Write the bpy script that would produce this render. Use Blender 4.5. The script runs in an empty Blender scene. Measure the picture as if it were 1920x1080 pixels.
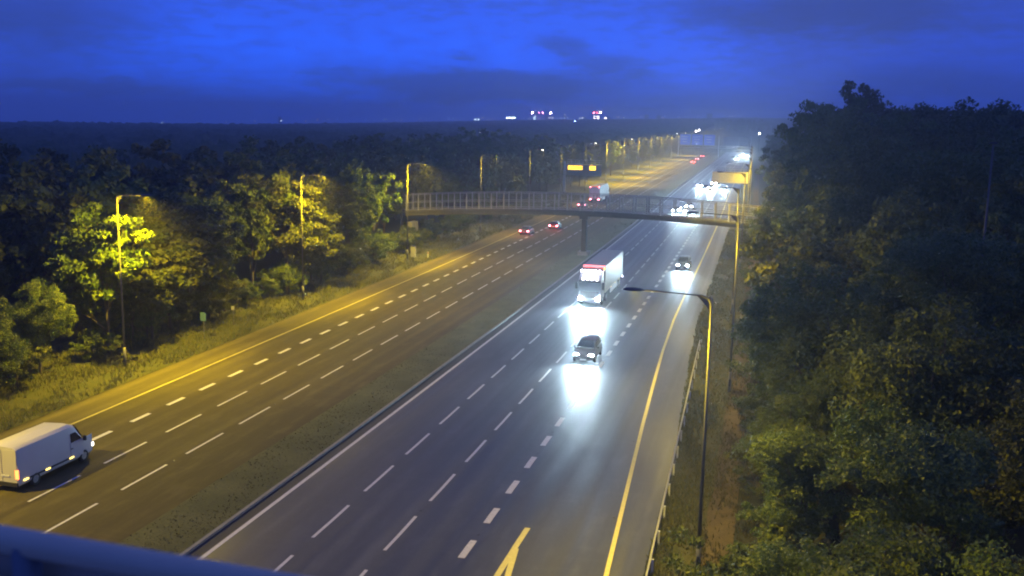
import bpy, bmesh, math, random
import numpy as np
from mathutils import Vector, Matrix, Euler

# ------------------------------------------------------------------ camera, world, exposure
scene = bpy.context.scene
col = scene.collection
R = math.radians

CAM_H = 19.97
F_, PITCH, YAW, ROLL = 1848.67, 0.16951, -0.260758, 0.017805
cd = bpy.data.cameras.new('camera')
cam = bpy.data.objects.new('camera', cd); col.objects.link(cam)
cd.sensor_width = 36.0; cd.lens = F_ / 1920 * 36.0
cd.clip_start = 0.05; cd.clip_end = 30000
cp, sp, cy, sy = math.cos(PITCH), math.sin(PITCH), math.cos(YAW), math.sin(YAW)
fw = Vector((sy * cp, cy * cp, -sp)); rt = Vector((cy, -sy, 0)); up = rt.cross(fw)
c_, s_ = math.cos(ROLL), math.sin(ROLL)
rt2 = rt * c_ + up * s_; up2 = up * c_ - rt * s_
cam.matrix_world = Matrix(((rt2.x, up2.x, -fw.x, 0), (rt2.y, up2.y, -fw.y, 0), (rt2.z, up2.z, -fw.z, CAM_H), (0, 0, 0, 1)))
cd.dof.use_dof = True; cd.dof.focus_distance = 110; cd.dof.aperture_fstop = 3.2
scene.camera = cam

world = bpy.data.worlds.new("World"); scene.world = world; world.use_nodes = True
wn = world.node_tree; wn.nodes.clear()
def W(t, **k):
    n = wn.nodes.new(t)
    for a, b in k.items(): setattr(n, a, b)
    return n
def wl(a, b): wn.links.new(a, b)
def wmath(op, a, b=None, clamp=False):
    n = W('ShaderNodeMath', operation=op); n.use_clamp = clamp
    for i, v in enumerate((a, b)):
        if v is None: continue
        if isinstance(v, (int, float)): n.inputs[i].default_value = v
        else: wl(v, n.inputs[i])
    return n.outputs[0]
def wmap(v, a, b, c=0.0, d=1.0):
    n = W('ShaderNodeMapRange'); n.interpolation_type = 'SMOOTHSTEP'
    wl(v, n.inputs[0])
    for i, x in enumerate((a, b, c, d)): n.inputs[i + 1].default_value = x
    return n.outputs[0]
def wmix(f, a, b, mode='MIX'):
    n = W('ShaderNodeMix', data_type='RGBA', blend_type=mode)
    if isinstance(f, (int, float)): n.inputs[0].default_value = f
    else: wl(f, n.inputs[0])
    for i, v in ((6, a), (7, b)):
        if isinstance(v, tuple): n.inputs[i].default_value = v + (1,)
        else: wl(v, n.inputs[i])
    return n.outputs[2]
sky = W('ShaderNodeTexSky', sky_type='NISHITA', sun_disc=False)
sky.sun_elevation = R(-2.5); sky.sun_rotation = R(115)
tc = W('ShaderNodeTexCoord'); sx = W('ShaderNodeSeparateXYZ'); wl(tc.outputs['Generated'], sx.inputs[0])
AZ = wmath('MULTIPLY', wmath('ARCTAN2', sx.outputs[0], sx.outputs[1]), 57.2958)
EL = wmath('MULTIPLY', wmath('ARCSINE', sx.outputs[2]), 57.2958)
# wind-drawn cloud noise, stretched along the horizon
cx = W('ShaderNodeCombineXYZ')
wl(wmath('MULTIPLY', AZ, 0.15), cx.inputs[0]); wl(wmath('MULTIPLY', EL, 0.55), cx.inputs[1])
nz = W('ShaderNodeTexNoise'); wl(cx.outputs[0], nz.inputs['Vector'])
nz.inputs['Scale'].default_value = 1.0; nz.inputs['Detail'].default_value = 8; nz.inputs['Roughness'].default_value = 0.62
nz2 = W('ShaderNodeTexNoise'); wl(cx.outputs[0], nz2.inputs['Vector'])
nz2.inputs['Scale'].default_value = 4.5; nz2.inputs['Detail'].default_value = 5
N1 = wmath('SUBTRACT', nz.outputs['Fac'], 0.5); N2 = wmath('SUBTRACT', nz2.outputs['Fac'], 0.5)
base = wmix(wmap(EL, 0.0, 3.2), (0.026, 0.105, 0.82), (0.027, 0.155, 1.32))
base = wmix(wmap(EL, 3.6, 8.5), base, (0.035, 0.105, 0.72))
base = wmix(wmap(EL, 8.0, 35.0), base, (0.25, 0.255, 0.44))
gap = wmath('DIVIDE', wmath('ADD', AZ, 19.5), 19.0)
gap = wmath('MULTIPLY', gap, gap)
base = wmix(wmap(wmath('ADD', gap, wmath('MULTIPLY', N1, 0.8)), 0.12, 1.25), base, (0.032, 0.092, 0.64))
def bank(az, el, raz, rel, top, amp, soft=0.8):
    """an elongated cloud bank: soft ellipse, ragged by the noise"""
    global base
    a = wmath('DIVIDE', wmath('SUBTRACT', AZ, az), raz)
    e = wmath('DIVIDE', wmath('SUBTRACT', wmath('ADD', EL, wmath('MULTIPLY', N2, 1.3)), el), rel)
    d = wmath('SQRT', wmath('ADD', wmath('MULTIPLY', a, a), wmath('MULTIPLY', e, e)))
    d = wmath('ADD', d, wmath('MULTIPLY', N1, 1.9))
    f = wmap(d, 1.0 + soft * 0.25, 1.0 - soft, 0.0, amp)
    base = wmix(f, base, top)
dark = (0.033, 0.064, 0.27)
bank(-17.0, 1.9, 10.5, 1.35, dark, 0.75, 0.6)
bank(-12.4, 4.2, 2.3, 0.7, dark, 0.55, 0.9)
bank(-10.0, 3.2, 3.5, 0.7, dark, 0.55, 0.7)
bank(-17.9, 3.4, 1.4, 0.4, dark, 0.5, 0.8)
bank(-38.5, 1.25, 7.5, 0.5, dark, 0.6, 0.5)
bank(-33.0, 0.6, 12.0, 0.5, dark, 0.25, 0.9)
bank(3.0, 5.9, 11.0, 1.7, dark, 0.75, 0.75)
bank(-40.5, 4.6, 7.0, 1.7, dark, 0.55, 0.9)
bank(-8.0, 1.2, 14.0, 0.9, dark, 0.4, 0.9)
bank(8.0, 2.0, 9.0, 1.2, dark, 0.55, 0.8)
base = wmix(wmap(nz2.outputs['Fac'], 0.35, 0.7, 0.0, 0.30), base, dark)
bg1 = W('ShaderNodeBackground'); wl(sky.outputs[0], bg1.inputs[0]); bg1.inputs[1].default_value = 0.05
bg2 = W('ShaderNodeBackground'); wl(base, bg2.inputs[0]); bg2.inputs[1].default_value = 1.0
ad = W('ShaderNodeAddShader'); wl(bg1.outputs[0], ad.inputs[0]); wl(bg2.outputs[0], ad.inputs[1])
wo = W('ShaderNodeOutputWorld'); wl(ad.outputs[0], wo.inputs[0])

sl = bpy.data.lights.new('sun', 'SUN'); sl.energy = 0.012; sl.angle = R(20); sl.color = (0.55, 0.7, 1.0)
sun = bpy.data.objects.new('sun', sl); col.objects.link(sun); sun.rotation_euler = (R(86), 0, R(180 - 115)); sun.location = (0, -30, 60)

vs = scene.view_settings
vs.view_transform = 'Standard'; vs.look = 'None'; vs.exposure = 0.0; vs.gamma = 1.0; vs.use_curve_mapping = False
cyc = scene.cycles
cyc.use_denoising = True; cyc.max_bounces = 4; cyc.diffuse_bounces = 2; cyc.glossy_bounces = 2
cyc.transmission_bounces = 3; cyc.volume_bounces = 0; cyc.transparent_max_bounces = 6
cyc.caustics_reflective = False; cyc.caustics_refractive = False
cyc.sample_clamp_indirect = 2.0; cyc.filter_width = 2.0

# ------------------------------------------------------------------ tunables
SON = (1.0, 0.71, 0.0)          # sodium street light
LAMP_L, LAMP_R = 24000.0, 5600.0
HEAD = 3500.0
HAZE = 0.00075

random.seed(7); rng = np.random.default_rng(7)

# ------------------------------------------------------------------ road geometry
KN = np.array([(-120, -.5), (0, 0), (100, -.53), (200, -2.1), (300, -4.5), (400, -6.2), (500, -7.6), (630, -9.8), (930, -15.5), (1300, -23)], float)
def cen(y):
    y = np.asarray(y, float); x = KN[:, 0]; v = KN[:, 1]
    m = np.gradient(v, x); i = np.clip(np.searchsorted(x, y) - 1, 0, len(x) - 2); h = x[i + 1] - x[i]; t = (y - x[i]) / h
    return (2*t**3-3*t**2+1)*v[i]+(t**3-2*t**2+t)*h*m[i]+(-2*t**3+3*t**2)*v[i+1]+(t**3-t**2)*h*m[i+1]
def RX(off, y): return float(off + cen(y))
def head(y): return -math.atan(float(cen(y + 1) - cen(y - 1)) / 2)
def P(off, y, z=0.0): return Vector((RX(off, y), y, z))
def edge_r(y):                     # the right edge line swings out along the slip road
    return float(np.interp(y, [-60, 35, 41.3, 53.1, 63.4, 75, 86, 100, 115, 140], [-1.5, -5.85, -6.26, -6.94, -7.53, -8.1, -8.57, -8.95, -9.05, -9.04]))
def ray_dir(x, v): return (fw + rt2 * ((x - 960) / F_) + up2 * ((540 - v) / F_)).normalized()

# ------------------------------------------------------------------ materials
MATS = {}
def mat(name, colr, rough=0.6, spec=0.4, metal=0.0, var=0.18, scale=6.0, emit=None, es=0.0, bump=0.0, detail=4.0, alpha=1.0):
    if name in MATS: return MATS[name]
    m = bpy.data.materials.new(name); m.use_nodes = True; t = m.node_tree; b = t.nodes['Principled BSDF']
    b.inputs['Roughness'].default_value = rough; b.inputs['Metallic'].default_value = metal
    b.inputs['Specular IOR Level'].default_value = spec
    tcn = t.nodes.new('ShaderNodeTexCoord'); nn = t.nodes.new('ShaderNodeTexNoise')
    nn.inputs['Scale'].default_value = scale; nn.inputs['Detail'].default_value = detail
    t.links.new(tcn.outputs['Object'], nn.inputs['Vector'])
    mx = t.nodes.new('ShaderNodeMix'); mx.data_type = 'RGBA'
    mx.inputs[6].default_value = tuple(c * (1 - var) for c in colr) + (1,)
    mx.inputs[7].default_value = tuple(min(1, c * (1 + var)) for c in colr) + (1,)
    t.links.new(nn.outputs['Fac'], mx.inputs[0]); t.links.new(mx.outputs[2], b.inputs['Base Color'])
    if bump:
        bp = t.nodes.new('ShaderNodeBump'); bp.inputs['Strength'].default_value = bump; bp.inputs['Distance'].default_value = 0.02
        t.links.new(nn.outputs['Fac'], bp.inputs['Height']); t.links.new(bp.outputs[0], b.inputs['Normal'])
    if emit:
        b.inputs['Emission Color'].default_value = tuple(emit) + (1,); b.inputs['Emission Strength'].default_value = es
        m.cycles.emission_sampling = 'NONE'
    MATS[name] = m
    return m

def asphalt(name, colr, rough, spec=0.5, lane=(0.0, 1.85)):
    """tarmac: aggregate speckle, worn wheel tracks along the lanes, patches; UV = metres across, metres along"""
    m = bpy.data.materials.new(name); m.use_nodes = True; t = m.node_tree; b = t.nodes['Principled BSDF']
    uv = t.nodes.new('ShaderNodeUVMap'); uv.uv_map = 'UVMap'
    def noise(sx_, sy_, det=4, sc=1.0):
        mp = t.nodes.new('ShaderNodeMapping'); mp.inputs['Scale'].default_value = (sx_, sy_, 1)
        t.links.new(uv.outputs[0], mp.inputs[0]); n = t.nodes.new('ShaderNodeTexNoise')
        n.inputs['Scale'].default_value = sc; n.inputs['Detail'].default_value = det; t.links.new(mp.outputs[0], n.inputs['Vector']); return n.outputs['Fac']
    def mix(f, a, bb, mode='MIX'):
        n = t.nodes.new('ShaderNodeMix'); n.data_type = 'RGBA'; n.blend_type = mode
        if isinstance(f, float): n.inputs[0].default_value = f
        else: t.links.new(f, n.inputs[0])
        for i, v in ((6, a), (7, bb)):
            if isinstance(v, tuple): n.inputs[i].default_value = v + (1,)
            else: t.links.new(v, n.inputs[i])
        return n.outputs[2]
    def ramp(f, a, bb, c=0.0, d=1.0):
        n = t.nodes.new('ShaderNodeMapRange'); t.links.new(f, n.inputs[0])
        for i, v in enumerate((a, bb, c, d)): n.inputs[i + 1].default_value = v
        return n.outputs[0]
    d = tuple(c * 0.50 for c in colr); l = tuple(c * 1.6 for c in colr)
    fine = noise(9, 9, 5); track = noise(1.15, 0.012, 2); band = noise(0.5, 0.05, 4); patch = noise(0.12, 0.02, 3); cross = noise(0.25, 1.6, 3)
    c1 = mix(fine, d, l)
    c1 = mix(ramp(track, 0.40, 0.64, 0.0, 0.75), c1, d)
    c1 = mix(ramp(band, 0.5, 0.75, 0.0, 0.4), c1, l)
    c1 = mix(ramp(patch, 0.55, 0.6, 0.0, 0.25), c1, d)
    c1 = mix(ramp(cross, 0.55, 0.8, 0.0, 0.25), c1, l)
    # darker wheel paths, two to a lane, broken up along the road
    sp_ = t.nodes.new('ShaderNodeSeparateXYZ'); t.links.new(uv.outputs[0], sp_.inputs[0])
    def mth(op, a, v):
        n = t.nodes.new('ShaderNodeMath'); n.operation = op; t.links.new(a, n.inputs[0])
        if isinstance(v, (int, float)): n.inputs[1].default_value = v
        else: t.links.new(v, n.inputs[1])
        return n.outputs[0]
    wig = noise(0.3, 0.03, 2)
    wave = mth('COSINE', mth('MULTIPLY', mth('ADD', mth('SUBTRACT', sp_.outputs[0], lane[0]), wig), 6.28318 / lane[1]), 0.0)
    blot = noise(1.6, 0.35, 4)
    c1 = mix(ramp(mth('MULTIPLY', ramp(wave, -0.2, 0.9, 1.0, 0.0), ramp(blot, 0.25, 0.7, 0.3, 1.0)), 0.0, 1.0, 0.0, 0.55), c1, d)
    c1 = mix(ramp(blot, 0.5, 0.8, 0.0, 0.45), c1, l)
    t.links.new(c1, b.inputs['Base Color'])
    t.links.new(ramp(track, 0.35, 0.7, rough + 0.08, rough - 0.10), b.inputs['Roughness'])
    b.inputs['Specular IOR Level'].default_value = spec
    bp = t.nodes.new('ShaderNodeBump'); bp.inputs['Strength'].default_value = 0.35; bp.inputs['Distance'].default_value = 0.012
    t.links.new(fine, bp.inputs['Height']); t.links.new(bp.outputs[0], b.inputs['Normal'])
    MATS[name] = m; return m

def ground_mat(name, ca, cb, cc, rough=0.9, s1=0.9, s2=14.0):
    m = bpy.data.materials.new(name); m.use_nodes = True; t = m.node_tree; b = t.nodes['Principled BSDF']
    tcn = t.nodes.new('ShaderNodeTexCoord')
    def noise(s, det=5):
        n = t.nodes.new('ShaderNodeTexNoise'); n.inputs['Scale'].default_value = s; n.inputs['Detail'].default_value = det
        t.links.new(tcn.outputs['Object'], n.inputs['Vector']); return n.outputs['Fac']
    a = noise(s1); f = noise(s2)
    m1 = t.nodes.new('ShaderNodeMix'); m1.data_type = 'RGBA'; m1.inputs[6].default_value = ca + (1,); m1.inputs[7].default_value = cb + (1,)
    r = t.nodes.new('ShaderNodeMapRange'); t.links.new(a, r.inputs[0]); r.inputs[1].default_value = .38; r.inputs[2].default_value = .62
    t.links.new(r.outputs[0], m1.inputs[0])
    m2 = t.nodes.new('ShaderNodeMix'); m2.data_type = 'RGBA'; t.links.new(m1.outputs[2], m2.inputs[6]); m2.inputs[7].default_value = cc + (1,)
    r2 = t.nodes.new('ShaderNodeMapRange'); t.links.new(f, r2.inputs[0]); r2.inputs[1].default_value = .45; r2.inputs[2].default_value = .75
    t.links.new(r2.outputs[0], m2.inputs[0]); t.links.new(m2.outputs[2], b.inputs['Base Color'])
    b.inputs['Roughness'].default_value = rough; b.inputs['Specular IOR Level'].default_value = 0.2
    bp = t.nodes.new('ShaderNodeBump'); bp.inputs['Strength'].default_value = 0.6; bp.inputs['Distance'].default_value = 0.08
    t.links.new(f, bp.inputs['Height']); t.links.new(bp.outputs[0], b.inputs['Normal'])
    MATS[name] = m; return m

def leaf_mat(name, ca, cb):
    m = bpy.data.materials.new(name); m.use_nodes = True; t = m.node_tree; t.nodes.clear()
    at = t.nodes.new('ShaderNodeAttribute'); at.attribute_name = 'tone'
    oi = t.nodes.new('ShaderNodeObjectInfo')
    mx = t.nodes.new('ShaderNodeMix'); mx.data_type = 'RGBA'; mx.inputs[6].default_value = ca + (1,); mx.inputs[7].default_value = cb + (1,)
    t.links.new(at.outputs['Fac'], mx.inputs[0])
    hs = t.nodes.new('ShaderNodeHueSaturation'); t.links.new(mx.outputs[2], hs.inputs['Color'])
    mr = t.nodes.new('ShaderNodeMapRange'); t.links.new(oi.outputs['Random'], mr.inputs[0]); mr.inputs[3].default_value = 0.7; mr.inputs[4].default_value = 1.25
    t.links.new(mr.outputs[0], hs.inputs['Value'])
    mr2 = t.nodes.new('ShaderNodeMapRange'); t.links.new(oi.outputs['Random'], mr2.inputs[0]); mr2.inputs[3].default_value = 0.475; mr2.inputs[4].default_value = 0.515
    t.links.new(mr2.outputs[0], hs.inputs['Hue'])
    df = t.nodes.new('ShaderNodeBsdfPrincipled'); df.inputs['Roughness'].default_value = 0.55; df.inputs['Specular IOR Level'].default_value = 0.3
    t.links.new(hs.outputs[0], df.inputs['Base Color'])
    tr = t.nodes.new('ShaderNodeBsdfTranslucent'); t.links.new(hs.outputs[0], tr.inputs['Color'])
    ms = t.nodes.new('ShaderNodeMixShader'); ms.inputs[0].default_value = 0.3
    t.links.new(df.outputs[0], ms.inputs[1]); t.links.new(tr.outputs[0], ms.inputs[2])
    o = t.nodes.new('ShaderNodeOutputMaterial'); t.links.new(ms.outputs[0], o.inputs[0])
    MATS[name] = m; return m

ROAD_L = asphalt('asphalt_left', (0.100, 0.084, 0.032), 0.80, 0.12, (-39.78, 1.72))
ROAD_R = asphalt('asphalt_right', (0.066, 0.068, 0.070), 0.50, 0.42, (-24.25, 1.90))
STRIP = asphalt('asphalt_strip', (0.022, 0.022, 0.024), 0.75)
GRASS = ground_mat('verge_grass', (0.035, 0.045, 0.014), (0.065, 0.065, 0.022), (0.085, 0.072, 0.035))
DIRT = ground_mat('verge_dirt', (0.075, 0.055, 0.030), (0.11, 0.08, 0.040), (0.05, 0.05, 0.02))
MEDM = ground_mat('median_grit', (0.080, 0.085, 0.026), (0.115, 0.115, 0.040), (0.060, 0.062, 0.030), s1=0.35, s2=9)
SOIL = ground_mat('wood_floor', (0.018, 0.020, 0.010), (0.030, 0.028, 0.014), (0.02, 0.03, 0.01))
PAINT_W = mat('road_paint_white', (0.55, 0.54, 0.50), 0.6, var=0.3, scale=5)
PAINT_D = mat('road_paint_dull_yellow', (0.34, 0.30, 0.10), 0.7, var=0.35, scale=4)
PAINT_Y = mat('road_paint_yellow', (0.60, 0.54, 0.16), 0.6, var=0.25, scale=5)
KERB = mat('kerb_concrete', (0.20, 0.20, 0.18), 0.8, var=0.3, scale=2)
GALV = mat('galvanised_steel', (0.58, 0.59, 0.59), 0.5, metal=0.15, var=0.2, scale=3)
POLEM = mat('pole_steel', (0.13, 0.13, 0.128), 0.5, metal=0.3, var=0.2, scale=2)
DARKM = mat('dark_metal', (0.05, 0.052, 0.06), 0.5, metal=0.2)
DECKM = mat('bridge_deck_concrete', (0.12, 0.115, 0.105), 0.85, var=0.25, scale=1.2)
CONC = mat('bridge_concrete', (0.23, 0.22, 0.20), 0.85, var=0.25, scale=1.2, bump=0.2)
LEAF = [leaf_mat('leaf_ash', (0.052, 0.086, 0.016), (0.118, 0.150, 0.028)), leaf_mat('leaf_sycamore', (0.050, 0.078, 0.018), (0.110, 0.132, 0.030)), leaf_mat('leaf_hawthorn', (0.060, 0.088, 0.016), (0.135, 0.150, 0.030))]
BARK = mat('bark', (0.085, 0.070, 0.050), 0.9, var=0.4, scale=8, bump=0.5)
CANOPY = ground_mat('far_canopy', (0.040, 0.055, 0.018), (0.075, 0.090, 0.030), (0.05, 0.06, 0.02), s1=0.12, s2=1.1)
RUBBER = mat('tyre_rubber', (0.018, 0.018, 0.019), 0.8)
RIM = mat('wheel_rim', (0.35, 0.35, 0.36), 0.4, metal=0.7)
GLASS = mat('vehicle_glass', (0.012, 0.014, 0.018), 0.12, spec=0.6, var=0.1)
PLASTIC = mat('black_plastic', (0.025, 0.025, 0.027), 0.6)
HEADM = mat('headlamp_lens', (0.8, 0.8, 0.8), 0.3, emit=(0.80, 0.90, 1.0), es=420)
HEADV = mat('far_headlamp_lens', (0.8, 0.8, 0.8), 0.3, emit=(0.80, 0.84, 1.0), es=800)
TAILM = mat('tail_lamp_lens', (0.5, 0.02, 0.02), 0.3, emit=(1.0, 0.20, 0.26), es=30)
BRAKEM = mat('far_tail_lamp_lens', (0.5, 0.02, 0.02), 0.3, emit=(1.0, 0.16, 0.18), es=40)
AMBERM = mat('marker_lens_amber', (0.6, 0.4, 0.05), 0.3, emit=(1.0, 0.72, 0.16), es=4)
ORANGEM = mat('tail_lens_orange', (0.6, 0.15, 0.05), 0.3, emit=(1.0, 0.22, 0.05), es=4)
REDBAR = mat('marker_lens_red', (0.6, 0.05, 0.05), 0.3, emit=(1.0, 0.10, 0.12), es=5)
WHITEL = mat('work_lamp_lens', (0.8, 0.8, 0.8), 0.3, emit=(0.86, 0.84, 1.0), es=30)
VMSM = mat('sign_pixels_amber', (0.3, 0.2, 0.02), 0.5, emit=(1.0, 0.56, 0.02), es=5)
LANT = mat('lantern_lens', (0.8, 0.7, 0.5), 0.4, emit=(1.0, 0.86, 0.62), es=40)

# ------------------------------------------------------------------ mesh helpers
class MB:
    def __init__(self): self.v = []; self.f = []; self.mi = []; self.m = 0
    def add(self, vs_, fs):
        o = len(self.v); self.v += [tuple(x) for x in vs_]
        for f in fs: self.f.append(tuple(i + o for i in f)); self.mi.append(self.m)
        return self
    def box(self, c, s, M=None, taper=(1, 1)):
        x, y, z = (a / 2 for a in s); tx, ty = taper
        pts = [(-x, -y, -z), (x, -y, -z), (x, y, -z), (-x, y, -z), (-x*tx, -y*ty, z), (x*tx, -y*ty, z), (x*tx, y*ty, z), (-x*tx, y*ty, z)]
        pts = [Vector(p) for p in pts]
        if M is not None: pts = [M @ p for p in pts]
        pts = [p + Vector(c) for p in pts]
        return self.add(pts, [(0, 3, 2, 1), (4, 5, 6, 7), (0, 1, 5, 4), (1, 2, 6, 5), (2, 3, 7, 6), (3, 0, 4, 7)])
    def cyl(self, p0, p1, r0, r1=None, n=8, cap=True):
        p0, p1 = Vector(p0), Vector(p1); r1 = r0 if r1 is None else r1
        d = (p1 - p0).normalized(); a = d.orthogonal().normalized(); b = d.cross(a)
        vs_ = []
        for p, r in ((p0, r0), (p1, r1)):
            for k in range(n):
                t = 2 * math.pi * k / n; vs_.append(p + (a * math.cos(t) + b * math.sin(t)) * r)
        fs = [(k, (k + 1) % n, n + (k + 1) % n, n + k) for k in range(n)]
        if cap: fs += [tuple(range(n))[::-1], tuple(range(n, 2 * n))]
        return self.add(vs_, fs)
    def tube(self, pts, r, n=8):
        for a, b in zip(pts[:-1], pts[1:]): self.cyl(a, b, r[0] if isinstance(r, tuple) else r, r[1] if isinstance(r, tuple) else r, n)
        return self
    def prism(self, prof, x0, x1):
        """a profile of (y, z) points extruded along x"""
        n = len(prof); vs_ = [(x0, y, z) for y, z in prof] + [(x1, y, z) for y, z in prof]
        fs = [tuple(range(n)), tuple(range(n, 2 * n))[::-1]] + [((k + 1) % n, k, n + k, n + (k + 1) % n) for k in range(n)]
        return self.add(vs_, fs)
    def mesh(self, name, mats, smooth=False, bevel=0.0):
        me = bpy.data.meshes.new(name); me.from_pydata(self.v, [], self.f)
        for m in (mats if isinstance(mats, (list, tuple)) else [mats]): me.materials.append(m)
        me.polygons.foreach_set('material_index', self.mi)
        if bevel or True:
            bm = bmesh.new(); bm.from_mesh(me); bmesh.ops.recalc_face_normals(bm, faces=bm.faces)
            if bevel: bmesh.ops.bevel(bm, geom=[e for e in bm.edges if len(e.link_faces) == 2 and e.calc_face_angle(0) > 0.5], offset=bevel, segments=2, affect='EDGES', clamp_overlap=True)
            bm.to_mesh(me); bm.free()
        if smooth: me.polygons.foreach_set('use_smooth', [True] * len(me.polygons))
        return me
    def obj(self, name, mats, parent=None, smooth=False, bevel=0.0, loc=None):
        return link(name, self.mesh(name, mats, smooth, bevel), parent, loc)

def link(name, data, parent=None, loc=None):
    o = bpy.data.objects.new(name, data); col.objects.link(o)
    if parent: o.parent = parent
    if loc is not None: o.location = loc
    return o
def tag(o, label=None, cat=None, group=None, kind=None):
    if label: o['label'] = label
    if cat: o['category'] = cat
    if group: o['group'] = group
    if kind: o['kind'] = kind
    return o
def thing(name, label, cat, loc=(0, 0, 0), rz=0.0, group=None):
    o = bpy.data.objects.new(name, None); col.objects.link(o); o.empty_display_size = 0.3
    o.location = loc; o.rotation_euler = (0, 0, rz)
    return tag(o, label, cat, group)
def clone(o, parent=None):
    c = o.copy(); col.objects.link(c)
    if parent: c.parent = parent
    for ch in list(o.children): clone(ch, c)
    return c
def light(name, kind, loc, energy, colr, parent=None, size=None, blend=0.5, radius=0.1, aim=None):
    l = bpy.data.lights.new(name, kind); l.energy = energy; l.color = colr
    if kind == 'SPOT': l.spot_size = size; l.spot_blend = blend
    l.shadow_soft_size = radius
    o = bpy.data.objects.new(name, l); col.objects.link(o); o.location = loc
    if parent: o.parent = parent
    if aim is not None: o.rotation_euler = Vector(aim).to_track_quat('-Z', 'Y').to_euler()
    return o

# ------------------------------------------------------------------ ground sheet
SKYLINE = [(-90, -1.2), (-42.24, -1.15), (-40.76, -1.0), (-39.75, -0.8), (-38.74, -0.82), (-37.18, -0.98), (-34.51, -0.85), (-29.47, -0.65), (-25.98, -0.38), (-19.99, -0.18), (-15.11, 0.0), (-10.85, 0.12), (-4.84, 0.28), (-1.92, 0.36), (10, 0.4), (60, 0.3), (90, 0.0)]
SA = np.array([a for a, _ in SKYLINE]); SE = np.array([e for _, e in SKYLINE])
def sstep(a, b, x): t = np.clip((x - a) / (b - a), 0, 1); return t * t * (3 - 2 * t)
def ground_z(x, y):
    x = np.asarray(x, float); y = np.asarray(y, float)
    d = np.hypot(x, y); az = np.degrees(np.arctan2(x, y))
    e = np.interp(az, SA, SE)
    far = CAM_H + np.tan(np.radians(e)) * np.minimum(d, 2600) - 14.0
    t = sstep(600, 1900, d) * (np.abs(az) < 95)
    z = -0.20 * (1 - t) + t * far
    off = x - cen(np.clip(y, -100, 1300))
    z = z + (1 - t) * (sstep(1.0, 14, off) * 1.6 * (d < 900) + sstep(54, 75, -off) * 0.5)
    return z
def polar_sheet(ds, azs, zf):
    D, A = np.meshgrid(ds, np.radians(azs), indexing='ij'); X = D * np.sin(A); Y = D * np.cos(A); Z = zf(X, Y)
    V = np.c_[X.ravel(), Y.ravel(), Z.ravel()]; n, k = D.shape
    i, j = np.meshgrid(np.arange(n - 1), np.arange(k - 1), indexing='ij'); a = (i * k + j).ravel()
    return V, np.c_[a, a + 1, a + k + 1, a + k]
def np_mesh(name, V, Fc, mats, smooth=False, uv=None):
    me = bpy.data.meshes.new(name); nv, nf = len(V), len(Fc); w = Fc.shape[1]
    me.vertices.add(nv); me.vertices.foreach_set('co', np.ascontiguousarray(V, np.float32).ravel())
    me.loops.add(nf * w); me.loops.foreach_set('vertex_index', np.ascontiguousarray(Fc, np.int32).ravel())
    me.polygons.add(nf); me.polygons.foreach_set('loop_start', np.arange(0, nf * w, w, dtype=np.int32))
    me.polygons.foreach_set('loop_total', np.full(nf, w, np.int32))
    if smooth: me.polygons.foreach_set('use_smooth', np.ones(nf, bool))
    for m in (mats if isinstance(mats, (list, tuple)) else [mats]): me.materials.append(m)
    if uv is not None:
        l = me.uv_layers.new(name='UVMap'); l.data.foreach_set('uv', np.ascontiguousarray(uv[Fc.ravel()], np.float32).ravel())
    me.update(calc_edges=True); me.validate()
    return me
V, Fc = polar_sheet(np.r_[0.5, np.geomspace(6, 2600, 90)], np.linspace(-180, 180, 241), ground_z)
tag(link('ground', np_mesh('ground', V, Fc, SOIL, True)), kind='structure')

def ribbon(name, o0, o1, y0, y1, z, m, z1=None, kind='structure', parent=None, nx=2, rough=0.0):
    ys = np.r_[np.arange(y0, min(y1, 300), 2.0), np.arange(max(y0, 300), y1 + 1, 10.0)] if y1 > 300 else np.arange(y0, y1 + .01, 2.0)
    V, U = [], []
    for y in ys:
        a = o0(y) if callable(o0) else o0; b = o1(y) if callable(o1) else o1
        for k in range(nx):
            t = k / (nx - 1); o = a + (b - a) * t; zz = z + ((z1 if z1 is not None else z) - z) * t
            if rough and 0 < k < nx - 1: zz += rng.normal(0, rough)
            V.append((RX(o, y), y, zz)); U.append((o, y))
    n = len(ys); i, j = np.meshgrid(np.arange(n - 1), np.arange(nx - 1), indexing='ij'); a = (i * nx + j).ravel()
    Fq = np.c_[a, a + 1, a + nx + 1, a + nx]
    o = link(name, np_mesh(name, np.array(V), Fq, m, rough > 0, np.array(U)), parent)
    if kind: o['kind'] = kind
    return o
Y0, Y1 = -60, 1240
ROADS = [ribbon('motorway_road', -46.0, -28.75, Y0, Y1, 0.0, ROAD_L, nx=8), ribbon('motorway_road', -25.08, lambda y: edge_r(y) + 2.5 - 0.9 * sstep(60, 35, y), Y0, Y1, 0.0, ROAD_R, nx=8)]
ribbon('median_strip', -28.75, -25.28, Y0, Y1, 0.06, MEDM, nx=6, rough=0.02)
ribbon('hard_strip', -25.08, -24.42, Y0, Y1, 0.004, STRIP)
ribbon('grass_verge', -58.0, -46.0, Y0, Y1, 0.45, GRASS, z1=0.03, nx=10, rough=0.05)
ribbon('grass_verge', lambda y: edge_r(y) + 2.5 - 0.9 * sstep(60, 35, y), -2.35, Y0, Y1, 0.02, GRASS, z1=0.10, nx=6, rough=0.03)
ribbon('dirt_path', -2.35, -0.9, Y0, Y1, 0.10, DIRT, z1=0.14, nx=5, rough=0.03)
ribbon('wood_edge', -0.9, 3.5, Y0, Y1, 0.14, SOIL, z1=0.9, nx=5, rough=0.08)
kb = MB()
ys = list(np.arange(Y0, 400, 4.0)) + list(np.arange(400, Y1, 20.0))
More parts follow.
